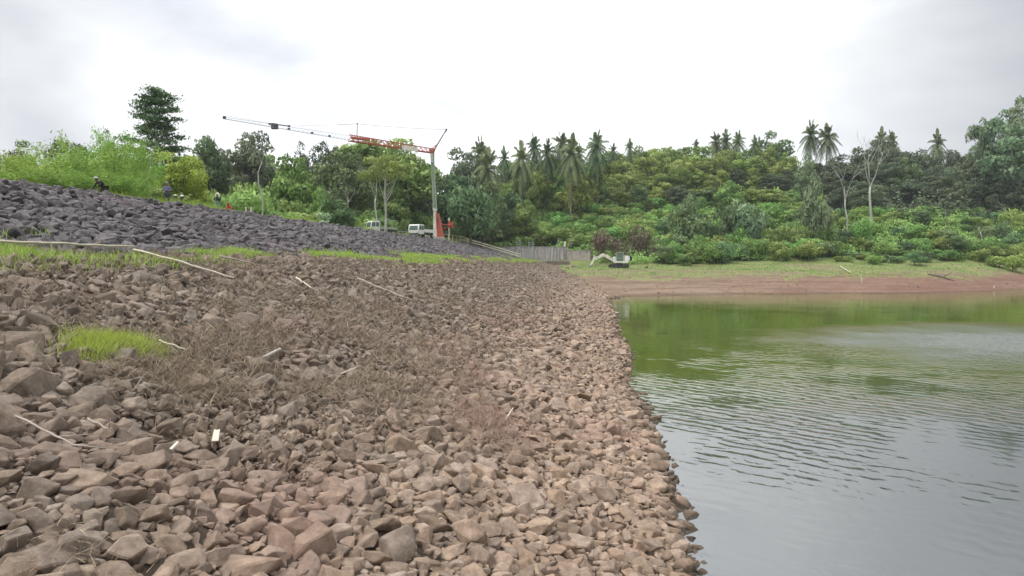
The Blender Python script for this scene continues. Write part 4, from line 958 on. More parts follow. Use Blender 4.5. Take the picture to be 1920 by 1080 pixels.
# ------------------------------------------------------------------ tower crane
def lattice(mb, a, b, w, h, n, rc, rd, tri=True, w2=None, h2=None):
    """triangular or square lattice from a to b; chords + zigzag"""
    a, b = Vector(a), Vector(b); d = (b - a).normalized(); sd_ = d.cross(Vector((0, 0, 1)))
    if sd_.length < .1: sd_ = Vector((1, 0, 0))
    sd_.normalize(); up = sd_.cross(d).normalized(); w2 = w2 or w; h2 = h2 or h
    def C(k, t):
        ww, hh = w + (w2 - w) * t, h + (h2 - h) * t; p = a.lerp(b, t)
        offs = [(-ww / 2, 0), (ww / 2, 0), (0, hh)] if tri else [(-ww / 2, -hh / 2), (ww / 2, -hh / 2), (ww / 2, hh / 2), (-ww / 2, hh / 2)]
        return p + sd_ * offs[k][0] + up * offs[k][1]
    K = 3 if tri else 4
    for k in range(K): mb.tube([C(k, 0), C(k, 1)], rc, 5)
    for i in range(n):
        for k in range(K):
            k2 = (k + 1) % K; t0, tm, t1 = i / n, (i + .5) / n, (i + 1) / n
            mb.tube([C(k, t0), C(k2, tm)], rd, 4, False); mb.tube([C(k2, tm), C(k, t1)], rd, 4, False)
    return C
def crane():
    base = at_depth(815, 446, 122); gz = 8.3; bx, by = base.x, base.y
    e = empty('tower_crane', (bx, by, gz), 0, 'tower crane with pale green mast and red lattice jib standing on the embankment', 'crane')
    def loc(px, py, D): p = at_depth(px, py, D); return p - Vector((bx, by, gz))
    foot = loc(816, 452, 122); top = loc(810, 284, 122)
    mb = MB(); mb.box((foot.x, 0, .25), (3.4, 3.4, .5)); mb.box((foot.x - 1.5, -1.4, .1), (.7, .7, .5)); mb.box((foot.x + 1.5, -1.4, .1), (.7, .7, .5)); mb.build('base_frame', M['conc'], e, bevel=.03)
    m = MB(); m.box((foot.x, 0, 2.9), (.62, .62, 5.0), taper=.9); m.box((foot.x, 0, 5.4), (.75, .75, .3)); m.build('lower_mast', M['cream'], e, bevel=.02)
    m = MB()
    a = Vector((foot.x, 0, 5.4)); w = .27
    for sx in (-w, w):
        for sy in (-w, w): m.tube([a + Vector((sx, sy, 0)), top + Vector((sx * .8, sy * .8, 0))], .075, 5)
    N = 16
    for i in range(N):
        p, q = a.lerp(top, i / N), a.lerp(top, (i + 1) / N)
        for (x0, y0), (x1, y1) in (((-w, -w), (w, -w)), ((w, -w), (w, w)), ((w, w), (-w, w)), ((-w, w), (-w, -w))):
            m.tube([p + Vector((x0, y0, 0)), q + Vector((x1, y1, 0))], .05, 4, False); m.tube([p + Vector((x0, y0, 0)), p + Vector((x1, y1, 0))], .04, 4, False)
    m.box((a + top) / 2, (.34, .34, (top - a).length), 0)
    m.build('mast', M['green_steel'], e)
    # red foot frame and ballast
    m = MB(); p0 = loc(822, 400, 122); p1 = loc(831, 449, 121)
    for dy in (-.8, .8):
        m.tube([(p0.x, dy * .4, p0.z), (p1.x, dy, .3)], .12, 6); m.tube([(p0.x - .4, dy * .4, p0.z), (p0.x - .1, dy, .4)], .10, 6)
        for k in range(1, 6):
            t = k / 6; m.tube([(p0.x - .4 + .3 * t, dy * (.4 + .6 * t), p0.z * (1 - t)), (p0.x + (p1.x - p0.x) * t, dy * (.4 + .6 * t), p0.z * (1 - t) + .3 * t)], .06, 4)
    m.box((p0.x + .25, 0, 2.0), (.9, .8, 3.1), taper=.6); m.build('red_foot_frame', M['orange'], e)
    m = MB(); q0 = loc(824, 420, 122); q1 = loc(844, 422, 122); m.tube([q0, q1], .08, 5); m.tube([q0 - Vector((0, 0, .8)), q1 - Vector((0, 0, .5))], .06, 5); m.box(q1 + Vector((.1, 0, .1)), (.7, .5, .9)); m.box(q1 + Vector((.3, 0, -.3)), (1.0, .5, .25)); m.build('winch_arm', M['red'], e)
    m = MB(); g = loc(842, 452, 122); m.tube([(g.x, 0, -.1), (g.x, 0, q1.z + .9)], .09, 6); m.box((g.x, 0, q1.z + 1.0), (.3, .3, .5)); m.build('winch_post', M['rail'], e)
    # slewing head
    m = MB(); m.box(top + Vector((0, 0, .25)), (.9, .9, .5)); m.tube([top + Vector((.4, 0, 0)), loc(818, 272, 121.5)], .1, 5); m.tube([top + Vector((-.5, 0, .2)), loc(818, 272, 121.5)], .07, 5); m.build('slewing_head', M['orange'], e)
    # jib: red near section, thin grey outer section that comes towards the camera
    j0 = loc(812, 287, 122); j1 = loc(655, 264, 112); j2 = loc(418, 222.5, 94.7)
    m = MB(); C = lattice(m, j0, j1, .8, .75, 17, .085, .045, True, .9, 1.0)
    m.box(j1 + Vector((1.6, 1.0, .5)), (3.2, .5, .35), math.atan2((j0 - j1).y, (j0 - j1).x)); m.build('inner_jib', M['orange'], e)
    m = MB(); lattice(m, j1 + Vector((0, 0, .1)), j2, .6, .75, 30, .022, .009, True, .25, .25); m.build('outer_jib', M['grey_steel'], e)
    m = MB()
    for t, hh in ((.18, .3), (.33, .25), (.52, .25), (.99, .35)): m.box(j1.lerp(j2, t) + Vector((0, 0, .2)), (.35, .25, hh))
    m.build('jib_joint', M['dark_steel'], e)
    m = MB(); tp = loc(515, 237, 101.5); m.box(tp, (.9, .6, .75)); m.box(tp + Vector((-.4, 0, .35)), (.9, .5, .2)); m.tube([tp + Vector((.4, 0, .3)), loc(542, 236.5, 103.6)], .07, 5); m.box(loc(542, 236.5, 103.6), (.3, .3, .25)); m.build('hoist_trolley', M['dark_steel'], e)
    m = MB(); s0, s1 = loc(752, 277, 118.2), loc(781, 281.5, 120); d = s1 - s0; m.box((s0 + s1) / 2 + Vector((.3, -.95, -.05)), (d.length, .06, .85), math.atan2(d.y, d.x)); m.box(loc(782, 284, 119.8) + Vector((0, -.5, 0)), (.45, .3, .5)); m.build('sign_panel', M['cream'], e)
    m = MB(); k1 = loc(837, 243, 123.5); m.tube([loc(814, 281, 122), k1], [.13, .08], 6); m.box(k1, (.3, .3, .3)); m.tube([k1, k1 + Vector((-.1, 0, -.6))], .05, 5); m.build('tie_strut', M['dark_steel'], e)
    m = MB(); h0, h1 = loc(669, 263, 113), loc(670, 232, 113); m.tube([h0, h1], .07, 5); m.box(h1, (.2, .2, .25)); m.build('jib_post', M['grey_steel'], e)
    m = MB()
    def sag(a, b, s): return [a.lerp(b, t) - Vector((0, 0, s * 4 * t * (1 - t))) for t in [i / 12 for i in range(13)]]
    m.tube(sag(k1, h1, .15), .03, 4, False); m.tube(sag(h1, loc(633, 234, 110.5), .02), .03, 4, False); m.tube(sag(loc(633, 234, 110.5), loc(542, 236, 103.6), .0), .012, 4, False)
    m.tube(sag(k1, loc(800, 262, 121), .3), .012, 4, False); m.tube(sag(loc(542, 236, 103.6), loc(424, 217, 95.2), .05), .018, 4, False); m.tube([loc(424, 217, 95.2), j2], .02, 4, False)
    m.build('tie_cable', M['dark_steel'], e)
crane()

# ------------------------------------------------------------------ trucks on the crest
def truck(px, D, rz, label, kind):
    p = at_depth(px, 440, D); u_, v_ = uv_of(p.x, p.y)
    e = empty('light_truck', (p.x, p.y, 8.3), rz, label, 'truck'); e.scale = (.86, .78, .95) if kind == 'frame' else (1, 1, 1)
    # local: front towards -y, width along x
    W_ = 1.9
    prof = [(-.95, .55), (-1.0, 1.15), (-.82, 1.95), (-.6, 2.1), (.75, 2.12), (.85, 2.02), (.85, .55)]
    def P(mb, pr, x0, x1):
        n = len(pr); V = [(x0, a, b) for a, b in pr] + [(x1, a, b) for a, b in pr]
        cx = sum(q[0] for q in pr) / n; cz = sum(q[1] for q in pr) / n; V += [(x0, cx, cz), (x1, cx, cz)]
        mb.add(V, [(i, (i + 1) % n, n + (i + 1) % n, n + i) for i in range(n)], [(2 * n, (i + 1) % n, i) for i in range(n)] + [(2 * n + 1, n + i, n + (i + 1) % n) for i in range(n)])
    m = MB(); P(m, prof, -W_ / 2, W_ / 2); cab = m.build('cab', M['white'], e, bevel=.05)
    m = MB(); m.add([(-.8, -1.005, 1.2), (.8, -1.005, 1.2), (.72, -.84, 1.92), (-.72, -.84, 1.92)], [(0, 1, 2, 3)]); m.box((0, -.99, 1.19), (1.7, .03, .03)); m.build('windscreen', M['glass'], e)
    for s in (-1, 1):
        for a, b in ((-.78, -.05), (.02, .68)):
            m = MB(); x = s * (W_ / 2 + .006); m.add([(x, a, 1.25), (x, b, 1.25), (x, b - .02, 1.92), (x, max(a, -.72 if a < -.5 else a), 1.92)], [(0, 1, 2, 3) if s > 0 else (3, 2, 1, 0)]); m.build('side_window', M['glass'], e)
        m = MB(); m.box((s * .7, -1.0, .85), (.3, .06, .18)); m.build('headlight', M['lamp'], e)
        m = MB(); m.tube([(s * .95, -.8, 1.3), (s * 1.15, -.88, 1.4)], .02, 4); m.box((s * 1.17, -.88, 1.5), (.14, .05, .3)); m.build('mirror', M['black'], e)
    m = MB(); m.add([(-.7, .862, 1.35), (.7, .862, 1.35), (.7, .862, 1.85), (-.7, .862, 1.85)], [(3, 2, 1, 0)]); m.build('rear_window', M['glass'], e)
    m = MB(); m.box((0, -1.05, .6), (1.85, .15, .22)); m.build('bumper', M['dark_steel'], e, bevel=.02)
    m = MB(); m.box((0, 2.45, .72), (.9, 4.6, .16)); m.build('chassis', M['dark_steel'], e)
    m = MB(); m.box((0, 2.6, .95), (1.95, 3.4, .12))
    if kind == 'box':
        for s in (-1, 1): m.box((s * .95, 2.6, 1.2), (.05, 3.4, .42))
        m.box((0, 4.28, 1.2), (1.85, .05, .42)); m.box((0, .92, 1.2), (1.85, .05, .42))
    else:
        for s in (-1, 1): m.box((s * .95, 2.6, 1.12), (.05, 3.4, .25))
        for s in (-1, 1):
            m.tube([(s * .9, 1.0, 1.0), (s * .9, 1.0, 2.3)], .03, 5); m.tube([(s * .9, 4.2, 1.0), (s * .9, 4.2, 2.3)], .03, 5); m.tube([(s * .9, 1.0, 2.3), (s * .9, 4.2, 2.3)], .03, 5)
        m.tube([(-.9, 1.0, 2.3), (.9, 1.0, 2.3)], .03, 5); m.tube([(-.9, 4.2, 2.3), (.9, 4.2, 2.3)], .03, 5)
    m.build('load_bed', M['white'] if kind == 'box' else M['green_steel'], e)
    for s in (-1, 1):
        for y in (-.35, 3.6):
            m = MB(); m.disc((s * .82, y, .38), .38, .24, 'x'); w = m.build('wheel', M['black'], e); m = MB(); m.disc((s * .95, y, .38), .2, .03, 'x'); m.build('rim', M['galv'], w)
truck(781, 110, R(-22), 'white cab-over light truck facing the camera beside the crane', 'box')
truck(700, 99, R(-52), 'white pickup-like truck with rounded cab and low frame behind, left of the other truck', 'frame')

# ------------------------------------------------------------------ guard rail and stairs at the embankment end
def rail_run(name, pts, label, hh=1.35, step=2.2, cat='railing', mat='rail'):
    e = empty(name, pts[0], 0, label, cat); o = Vector(pts[0]); pts = [Vector(p) - o for p in pts]
    for lv, nm in ((hh, 'top_rail'), (hh * .5, 'middle_rail')):
        m = MB(); m.tube([p + Vector((0, 0, lv)) for p in pts], .06, 5); m.build(nm, M[mat], e)
    for a, b in zip(pts[:-1], pts[1:]):
        n = max(1, round((b - a).length / step))
        for k in range(n):
            p = a.lerp(b, k / n); m = MB(); m.tube([p + Vector((0, 0, -.15)), p + Vector((0, 0, hh))], .06, 5); m.build('post', M[mat], e)
    p = pts[-1]; m = MB(); m.tube([p + Vector((0, 0, -.15)), p + Vector((0, 0, hh))], .06, 5); m.build('post', M[mat], e)
def UV(u, v, dz=0, z=None): X, Y = xy_of(u, v); return (X, Y, (hz(X, Y) if z is None else z) + dz)
rail_run('guard_rail', [UV(112, 30.3, 0, 8.3), UV(128, 30.0, 0, 8.3), UV(145.5, 28.6, 0, 8.3)], 'weathered yellow guard rail along the crest in front of the crane foot', step=3, hh=1.5)
rail_run('guard_rail', [UV(113, 33.5, 0, 8.3), UV(121, 33.2, 0, 8.3)], 'short pale guard rail between the white truck and the crane mast', mat='galv')
# stairs run down the end of the slope
sA, sB = Vector(UV(145.6, 28.3, 0, 8.35)), Vector(UV(145.6, 16.4, 0, 4.9))
e = empty('stairs', sB, 0, 'concrete stairs with handrails descending the end of the embankment', 'stairs')
a, b = sA - sB, Vector((0, 0, 0)); ax = Vector((ST, CT, 0)); n = 20
m = MB()
for k in range(n):
    p = b.lerp(a, (k + .5) / n); m.box(p + ax * .6 + Vector((0, 0, -.25)), ((a - b).xy.length / n + .02, 1.2, .5), math.atan2((a - b).y, (a - b).x))
m.build('steps', M['conc'], e)
for s in (-.05, 1.27):
    m = MB(); q = ax * s; m.tube([b + q + Vector((0, 0, -.1)), a + q + Vector((0, 0, -.1))], .17, 4); m.build('stringer', M['conc'], e)
    for lv in (1.1, .6):
        m = MB(); m.tube([b + q + Vector((0, 0, lv)), a + q + Vector((0, 0, lv))], .065, 5); m.build('handrail', M['rail'], e)
    for k in range(7):
        p = b.lerp(a, k / 6) + q; m = MB(); m.tube([p, p + Vector((0, 0, 1.1))], .05, 5); m.build('handrail_post', M['galv'], e)

# ------------------------------------------------------------------ spillway wall, sill, ladder frame, posts
def wall_between(name, pa, pb, z0, z1, th, mat, label, cat='wall', cap=None, ribs=0):
    a, b = Vector((*pa, 0)), Vector((*pb, 0)); c = (a + b) / 2; e = empty(name, (c.x, c.y, z0), math.atan2((b - a).y, (b - a).x), label, cat)
    Ln = (b - a).length; m = MB(); m.box((0, 0, (z1 - z0) / 2), (Ln, th, z1 - z0)); m.build('wall_body', M[mat], e)
    if cap: m = MB(); m.box((0, 0, z1 - z0 + .06), (Ln + .1, th + .16, .12)); m.build('coping', M[cap], e)
    if ribs:
        for k in range(ribs):
            m = MB(); m.box((-Ln / 2 + (k + .5) * Ln / ribs, -th / 2 - .10, (z1 - z0) / 2 - .02), (.18, .2, z1 - z0 - .04)); m.build('rib', M[mat], e)
    return e
D1 = 156.; a1, a2 = at_depth(892, 465, D1), at_depth(1064, 466, D1)
wall_between('spillway_wall', (a1.x, a1.y), (a2.x, a2.y + .5), 3.0, 7.75, .5, 'wall', 'grey streaked concrete wall of the spillway below the hill', cap='conc', ribs=15)
b1, b2 = at_depth(1064, 466, D1), at_depth(1108, 470, 150)
wall_between('wing_wall', (b1.x + .05, b1.y), (b2.x, b2.y), 2.8, 6.9, .4, 'conc', 'lower stained wing wall between the streaked wall and the excavator', cap='conc')
c1, c2 = at_depth(965, 492, 147.5), at_depth(1068, 492, 147.5)
wall_between('concrete_sill', (c1.x, c1.y), (c2.x, c2.y), 2.4, 4.45, 1.2, 'conc_brown', 'low brown concrete sill in front of the streaked wall', cap='conc')
f0 = at_depth(968, 449, 153.5); f1 = at_depth(1000, 449, 153.5); fz = 4.4
e = empty('ladder_frame', (f0.x, f0.y, fz), 0, 'grey steel ladder frame standing against the streaked wall', 'ladder')
wd = f1.x - f0.x; tz = f0.z - fz
for x in (0, wd * .28, wd * .72, wd):
    m = MB(); m.tube([(x, 0, 0), (x, 0, tz - (0 if x in (0, wd) else .3))], .06, 5); m.build('upright', M['galv'], e)
for k in range(9):
    z = .3 + k * (tz - .5) / 9
    if k < 6: m = MB(); m.tube([(0, 0, z), (wd, 0, z)], .045, 4)
    else: m = MB(); m.tube([(0, 0, z), (wd * .28, 0, z)], .045, 4); m.tube([(wd * .72, 0, z), (wd, 0, z)], .045, 4)
    m.build('rung', M['galv'], e)
m = MB(); m.tube([(wd * .28, 0, .6), (wd * .72, 0, 2.9)], .045, 4); m.build('brace', M['galv'], e)
for (x0, y0, x1, y1), w, lab in (((1043, 464, 1047, 450), .10, 'leaning grey post on the streaked wall, left of two'), ((1070, 464, 1072, 449), .10, 'upright grey post on the streaked wall, right of two')):
    p, q = at_depth(x0, y0, 156), at_depth(x1, y1, 156)
    m = MB(); m.tube([(0, 0, -.2), tuple((q - p) * .95), tuple(q - p)], [w, w, w * .6], 6); m.box(tuple(q - p), (.35, .2, .12)); o = m.build('post', M['galv']); o.location = (p.x, p.y, 7.87); tag(o, lab, 'post')
p = at_depth(1059, 464, 156); m = MB(); m.tube([(0, 0, 0), (0, 0, .45), (0, 0, .7), (0, 0, .75)], [.2, .2, .13, .13], 8); m.box((0, 0, .95), (.45, .3, .4)); o = m.build('marker_block', M['white'], bevel=.03); o.location = (p.x, p.y, 7.87); tag(o, 'white marker block on top of the streaked wall between two posts', 'marker')
p = at_depth(950, 482, 148); e = empty('concrete_block', (p.x, p.y, hz(p.x, p.y) - .3), 0, 'pale square concrete block at the foot of the stairs', 'block')
m = MB(); m.box((0, 0, 1.0), (2.4, 1.0, 2.0)); m.build('block_body', M['conc'], e, bevel=.04); m = MB(); m.box((0, 0, 2.06), (2.6, 1.2, .12)); m.build('coping', M['conc'], e)
for i, (px, py, s) in enumerate(((1012, 505, .5), (1028, 505, .45), (1063, 503, .8), (1070, 501, .9), (1078, 502, .75), (1088, 503, .5), (1212, 503, .6), (1220, 503, .5))):
    g = ground(px, py, 60); o = link('boulder', ROCKS[i]); o.location = (g.x, g.y, g.z + .15 * s); o.scale = (s * 1.3, s * 1.1, s * 1.3); o.rotation_euler = (0, 0, i)
    tag(o, 'pale boulder on the grass ' + ('in front of the concrete sill' if px < 1050 else 'between the sill and the excavator bucket' if px < 1200 else 'right behind the excavator'), 'boulder', 'boulders ' + ('before the sill' if px < 1050 else 'beside the excavator bucket' if px < 1200 else 'behind the excavator'))

# ------------------------------------------------------------------ excavator
def excavator():
    D = 131.; g = ground(1165, 503, 60); gx, gy, gz = at_depth(1160, 503, D).x, D, hz(at_depth(1160, 503, D).x, D)
    e = empty('excavator', (gx, gy, gz), 0, 'small white excavator with folded arm working below the red bushes', 'excavator')
    S = D / F                                   # metres per photo pixel
    def X(px, py, y=0): return ((px - 1160) * S, y, (503 - py) * S)
    for y in (-.95, .95):
        m = MB(); n = 16; L_ = 1.45; r = .36; prof = []
        for k in range(n + 1): t = -math.pi / 2 + math.pi * k / n; prof.append((L_ + math.cos(t) * r, r + math.sin(t) * r))
        for k in range(n + 1): t = math.pi / 2 + math.pi * k / n; prof.append((-L_ + math.cos(t) * r, r + math.sin(t) * r))
        m.prism(prof, y - .22, y + .22); tr = m.build('track', M['black'], e)
        for x in (-1.45, -.7, 0, .7, 1.45):
            m = MB(); m.disc((x, y + math.copysign(.24, y), .36), .24, .06, 'y', 12); m.build('roller', M['dark_steel'], tr)
    m = MB(); m.box((0, 0, .6), (1.5, 1.6, .35)); m.disc((0, 0, .85), .6, .2, 'z'); m.build('undercarriage', M['dark_steel'], e)
    m = MB(); m.box((.35, 0, 1.12), (2.7, 1.9, .38)); m.build('platform', M['cream'], e, bevel=.05)
    m = MB(); m.prism([(1.0, 1.3), (1.75, 1.3), (2.0, 1.6), (1.95, 2.2), (1.6, 2.35), (1.0, 2.35)], -.92, .92); m.build('counterweight', M['white'], e, bevel=.06)
    m = MB(); m.disc((2.02, 0, 1.85), .48, 1.3, 'y', 16); m.build('rear_cowl', M['black'], e)
    m = MB()
    for x in (-.5, .75):
        for y in (-.8, .1): m.tube([(x, y, 1.3), (x * .95, y, 2.95)], .05, 5)
    for y in (-.8, .1): m.tube([(-.48, y, 2.95), (.72, y, 2.95)], .05, 5); m.tube([(-.5, y, 1.9), (.75, y, 1.9)], .03, 4)
    m.box((.12, -.35, 3.0), (1.35, 1.05, .08)); m.build('cab_frame', M['green_steel'], e)
    m = MB(); m.box((.12, -.35, 2.1), (1.15, .8, 1.55)); m.build('cab_glass', M['glass'], e)
    m = MB(); m.box((-.75, .35, 1.75), (.55, .7, .85)); m.build('engine_cover', M['white'], e, bevel=.08)
    def arm(name, pts, ws, mat='cream', y=.0, w=.26):
        m = MB(); P = [Vector(X(*p, y)) for p in pts]; V = []; n = len(P)
        for i, p in enumerate(P):
            d = (P[min(i + 1, n - 1)] - P[max(i - 1, 0)]).normalized(); q = Vector((-d.z, 0, d.x)) * ws[i] / 2
            for s in (-w / 2, w / 2): V += [p + q + Vector((0, s, 0)), p - q + Vector((0, s, 0))]
        Q = []
        for i in range(n - 1):
            a = i * 4; b = a + 4
            Q += [(a, b, b + 1, a + 1), (a + 2, a + 3, b + 3, b + 2), (a, a + 2, b + 2, b), (a + 1, b + 1, b + 3, a + 3)]
        Q += [(0, 1, 3, 2), (4 * n - 4, 4 * n - 2, 4 * n - 1, 4 * n - 3)]
        m.add(V, Q); return m.build(name, M[mat], e, bevel=.02)
    arm('boom', [(1156, 494), (1147, 487), (1136, 480), (1130, 478.5), (1120, 484), (1116, 486)], [.4, .5, .62, .62, .42, .3])
    arm('stick', [(1121, 482), (1115, 483), (1110, 494), (1106, 500)], [.3, .48, .36, .26])
    m = MB(); bk = Vector(X(1107, 499)); pr = [(bk.x + .25, bk.z + .25), (bk.x + .1, bk.z - .45), (bk.x - .45, bk.z - .62), (bk.x - .95, bk.z - .48), (bk.x - .55, bk.z - .35), (bk.x - .2, bk.z + .1)]
    m.prism([(x, z) for x, z in pr], -.45, .45); m.build('bucket', M['grey_steel'], e)
    m = MB(); m.tube([X(1151, 494), X(1137, 484)], .07, 6); m.tube([X(1144, 489), X(1137, 484)], .04, 6); m.build('boom_cylinder', M['dark_steel'], e)
    m = MB(); m.tube([X(1133, 477), X(1120, 480)], .07, 6); m.tube([X(1124, 479), X(1114, 482)], .04, 6); m.build('stick_cylinder', M['dark_steel'], e)
excavator()

# ------------------------------------------------------------------ people
SKIN = paint('skin', (.22, .12, .075), .6, var=.04)
def cloth(c): return paint('cloth', c, .9, var=.1, scale=9)
def skin_obj(name, chain, mat, parent, sub=2, root=0):
    """chain: dict name -> (pos, radius, parent name)"""
    bm = bmesh.new(); sl = bm.verts.layers.skin.verify(); vv = {}
    for k, (p, r, par) in chain.items():
        v = bm.verts.new(p); vv[k] = v; v[sl].radius = (r, r) if isinstance(r, (int, float)) else r
        if par: bm.edges.new((vv[par], v))
        else: v[sl].use_root = True
    me = bpy.data.meshes.new(name); bm.to_mesh(me); bm.free(); me.materials.append(mat)
    o = link(name, me, parent); o.modifiers.new('skin', 'SKIN').use_smooth_shade = True
    s = o.modifiers.new('sub', 'SUBSURF'); s.levels = sub; s.render_levels = sub; return o
def person(x, y, z, rz, J, label, shirt, trousers, cap=None, hair=(.02, .018, .016), scarf=None, skirt=None):
    """J: joints hip, chest, neck, head, shL, elL, haL, shR, elR, haR, knL, anL, toL, knR, anR, toR (front is -y)"""
    e = empty('person', (x, y, z), rz, label, 'person'); V3 = Vector
    g = {k: V3(v) for k, v in J.items()}
    hd = g['head']; ch = {'hip': (g['hip'], .13, None), 'waist': (g['hip'].lerp(g['chest'], .45), .12, 'hip'), 'chest': (g['chest'], .145, 'waist'), 'neck': (g['neck'], .055, 'chest'), 'jaw': (hd + V3((0, -.035, -.07)), .062, 'neck'), 'skull': (hd + V3((0, 0, .02)), .098, 'jaw'), 'nose': (hd + V3((0, -.115, -.02)), .014, 'skull')}
    for s in 'LR':
        ch['sh' + s] = (g['sh' + s], .055, 'chest'); ch['el' + s] = (g['el' + s], .042, 'sh' + s); ch['wr' + s] = (g['el' + s].lerp(g['ha' + s], .88), .028, 'el' + s); ch['ha' + s] = (g['ha' + s], .036, 'wr' + s)
        f = (g['ha' + s] - g['el' + s]).normalized(); sd = f.cross(V3((0, 0, 1)));  sd = sd.normalized() if sd.length > .1 else V3((1, 0, 0))
        for k in range(4): q = g['ha' + s] + f * (.085 - .012 * abs(k - 1.3)) + sd * (k - 1.5) * .022 + V3((0, 0, -.015)); ch['f%d%s' % (k, s)] = (q, .009, 'ha' + s)
        ch['th' + s] = (g['ha' + s] + f * .03 - sd * .055, .011, 'ha' + s)
        side = .095 if s == 'L' else -.095
        ch['th_' + s] = (g['hip'] + V3((side, 0, -.03)), .095, 'hip'); ch['kn' + s] = (g['kn' + s], .058, 'th_' + s); ch['an' + s] = (g['an' + s], .038, 'kn' + s); ch['to' + s] = (g['to' + s], .036, 'an' + s)
    skin_obj('body', ch, SKIN, e)
    sc = cloth(shirt); tc_ = cloth(trousers)
    c2 = {'waist': (g['hip'].lerp(g['chest'], .1), .155, None), 'mid': (g['hip'].lerp(g['chest'], .5), .15, 'waist'), 'chest': (g['chest'], (.185, .165), 'mid'), 'col': (g['chest'].lerp(g['neck'], .7), .085, 'chest')}
    for s in 'LR': c2['sh' + s] = (g['sh' + s], .078, 'chest'); c2['el' + s] = (g['el' + s], .058, 'sh' + s); c2['wr' + s] = (g['el' + s].lerp(g['ha' + s], .75), .042, 'el' + s)
    skin_obj('shirt', c2, sc, e)
    if skirt is None:
        c3 = {'hip': (g['hip'], .15, None)}
        for s in 'LR': side = .095 if s == 'L' else -.095; c3['t' + s] = (g['hip'] + V3((side, 0, -.04)), .112, 'hip'); c3['kn' + s] = (g['kn' + s], .078, 't' + s); c3['an' + s] = (g['an' + s] + (g['kn' + s] - g['an' + s]) * .12, .058, 'kn' + s)
        skin_obj('trousers', c3, tc_, e)
    else:
        m = MB(); h = g['hip']; m.tube([h + V3((0, 0, .12)), h, h + V3((0, 0, -.35)), h + V3((0, 0, -.72))], [.15, .19, .25, .30], 14); m.build('skirt', cloth(skirt), e, smooth=True)
    for s in 'LR': m = MB(); a = g['an' + s]; t = g['to' + s]; m.tube([a + V3((0, .05, -.02)), a + V3((0, 0, -.01)), t + V3((0, -.03, 0))], [.045, .055, .035], 8); m.build('shoe', M['black'], e, smooth=True)
    bm = bmesh.new(); bmesh.ops.create_uvsphere(bm, u_segments=16, v_segments=10, radius=.118)
    for v in bm.verts:
        v.co.z *= 1.12
        if v.co.y < -.03 and v.co.z < .055: v.co = v.co * .75
    me = bpy.data.meshes.new('hair'); bm.to_mesh(me); bm.free(); me.materials.append(cloth(hair) if not scarf else cloth(scarf)); me.polygons.foreach_set('use_smooth', [True] * len(me.polygons))
    o = link('headscarf' if scarf else 'hair', me, e); o.location = hd + V3((0, .012, .025)); 
    if scarf:
        m = MB(); 
        for s in (-1, 1): m.tube([hd + V3((s * .09, -.03, .06)), hd + V3((s * .125, -.02, -.1)), hd + V3((s * .14, -.05, -.33))], [.05, .06, .035], 7)
        m.build('scarf_end', cloth(scarf), e, smooth=True)
    if cap:
        m = MB(); c = hd + V3((0, 0, .04)); m.tube([c + V3((0, 0, 0)), c + V3((0, 0, .05)), c + V3((0, 0, .10)), c + V3((0, 0, .125))], [.135, .132, .10, .03], 14); m.box(hd + V3((0, -.16, .05)), (.18, .13, .018)); m.build('cap', cloth(cap), e, smooth=True)
    for s in (-1, 1): m = MB(); c = hd + V3((s * .035, -.098, .012)); m.tube([c, c + V3((0, -.008, 0))], .011, 6); m.build('eye', M['black'], e)
    m = MB(); m.tube([hd + V3((-.025, -.092, -.065)), hd + V3((.025, -.092, -.065))], .007, 4); m.build('mouth', paint('lips', (.16, .06, .05), .6), e)
    for s in (-1, 1): m = MB(); m.tube([hd + V3((s * .098, .005, -.03)), hd + V3((s * .115, .01, .0)), hd + V3((s * .1, .01, .035))], .014, 5); m.build('ear', SKIN, e)
    return e
stand = dict(hip=(0, 0, .92), chest=(0, 0, 1.28), neck=(0, -.01, 1.47), head=(0, -.03, 1.62), shL=(.19, 0, 1.40), shR=(-.19, 0, 1.40), knL=(.1, -.02, .48), knR=(-.1, -.02, .48), anL=(.11, 0, .08), anR=(-.11, 0, .08), toL=(.12, -.16, .04), toR=(-.12, -.16, .04))
P_fold = dict(stand, elL=(.27, -.06, 1.13), haL=(-.02, -.26, 1.12), elR=(-.27, -.06, 1.13), haR=(.03, -.27, 1.16))
P_bend = dict(hip=(.1, .18, .80), chest=(0, -.08, 1.02), neck=(-.02, -.2, 1.14), head=(-.03, -.28, 1.25), shL=(.17, -.1, 1.10), shR=(-.18, -.12, 1.10), elL=(.27, -.25, .86), haL=(.18, -.38, .68), elR=(-.30, -.2, .86), haR=(-.32, -.4, .70), knL=(.18, -.05, .44), knR=(-.05, -.05, .44), anL=(.2, .12, .08), anR=(-.08, .1, .08), toL=(.21, -.06, .04), toR=(-.09, -.08, .04))
P_sit = dict(hip=(0, .15, .28), chest=(0, .10, .62), neck=(0, .06, .80), head=(0, .02, .95), shL=(.18, .08, .74), shR=(-.18, .08, .74), elL=(.25, -.1, .52), haL=(.1, -.32, .50), elR=(-.25, -.1, .52), haR=(-.08, -.33, .52), knL=(.16, -.3, .50), knR=(-.16, -.3, .50), anL=(.15, -.42, .08), anR=(-.15, -.42, .08), toL=(.15, -.58, .04), toR=(-.15, -.58, .04))
P_wom = dict(stand, elL=(.24, -.1, 1.15), haL=(.05, -.26, 1.05), elR=(-.24, -.1, 1.15), haR=(-.05, -.27, 1.03))
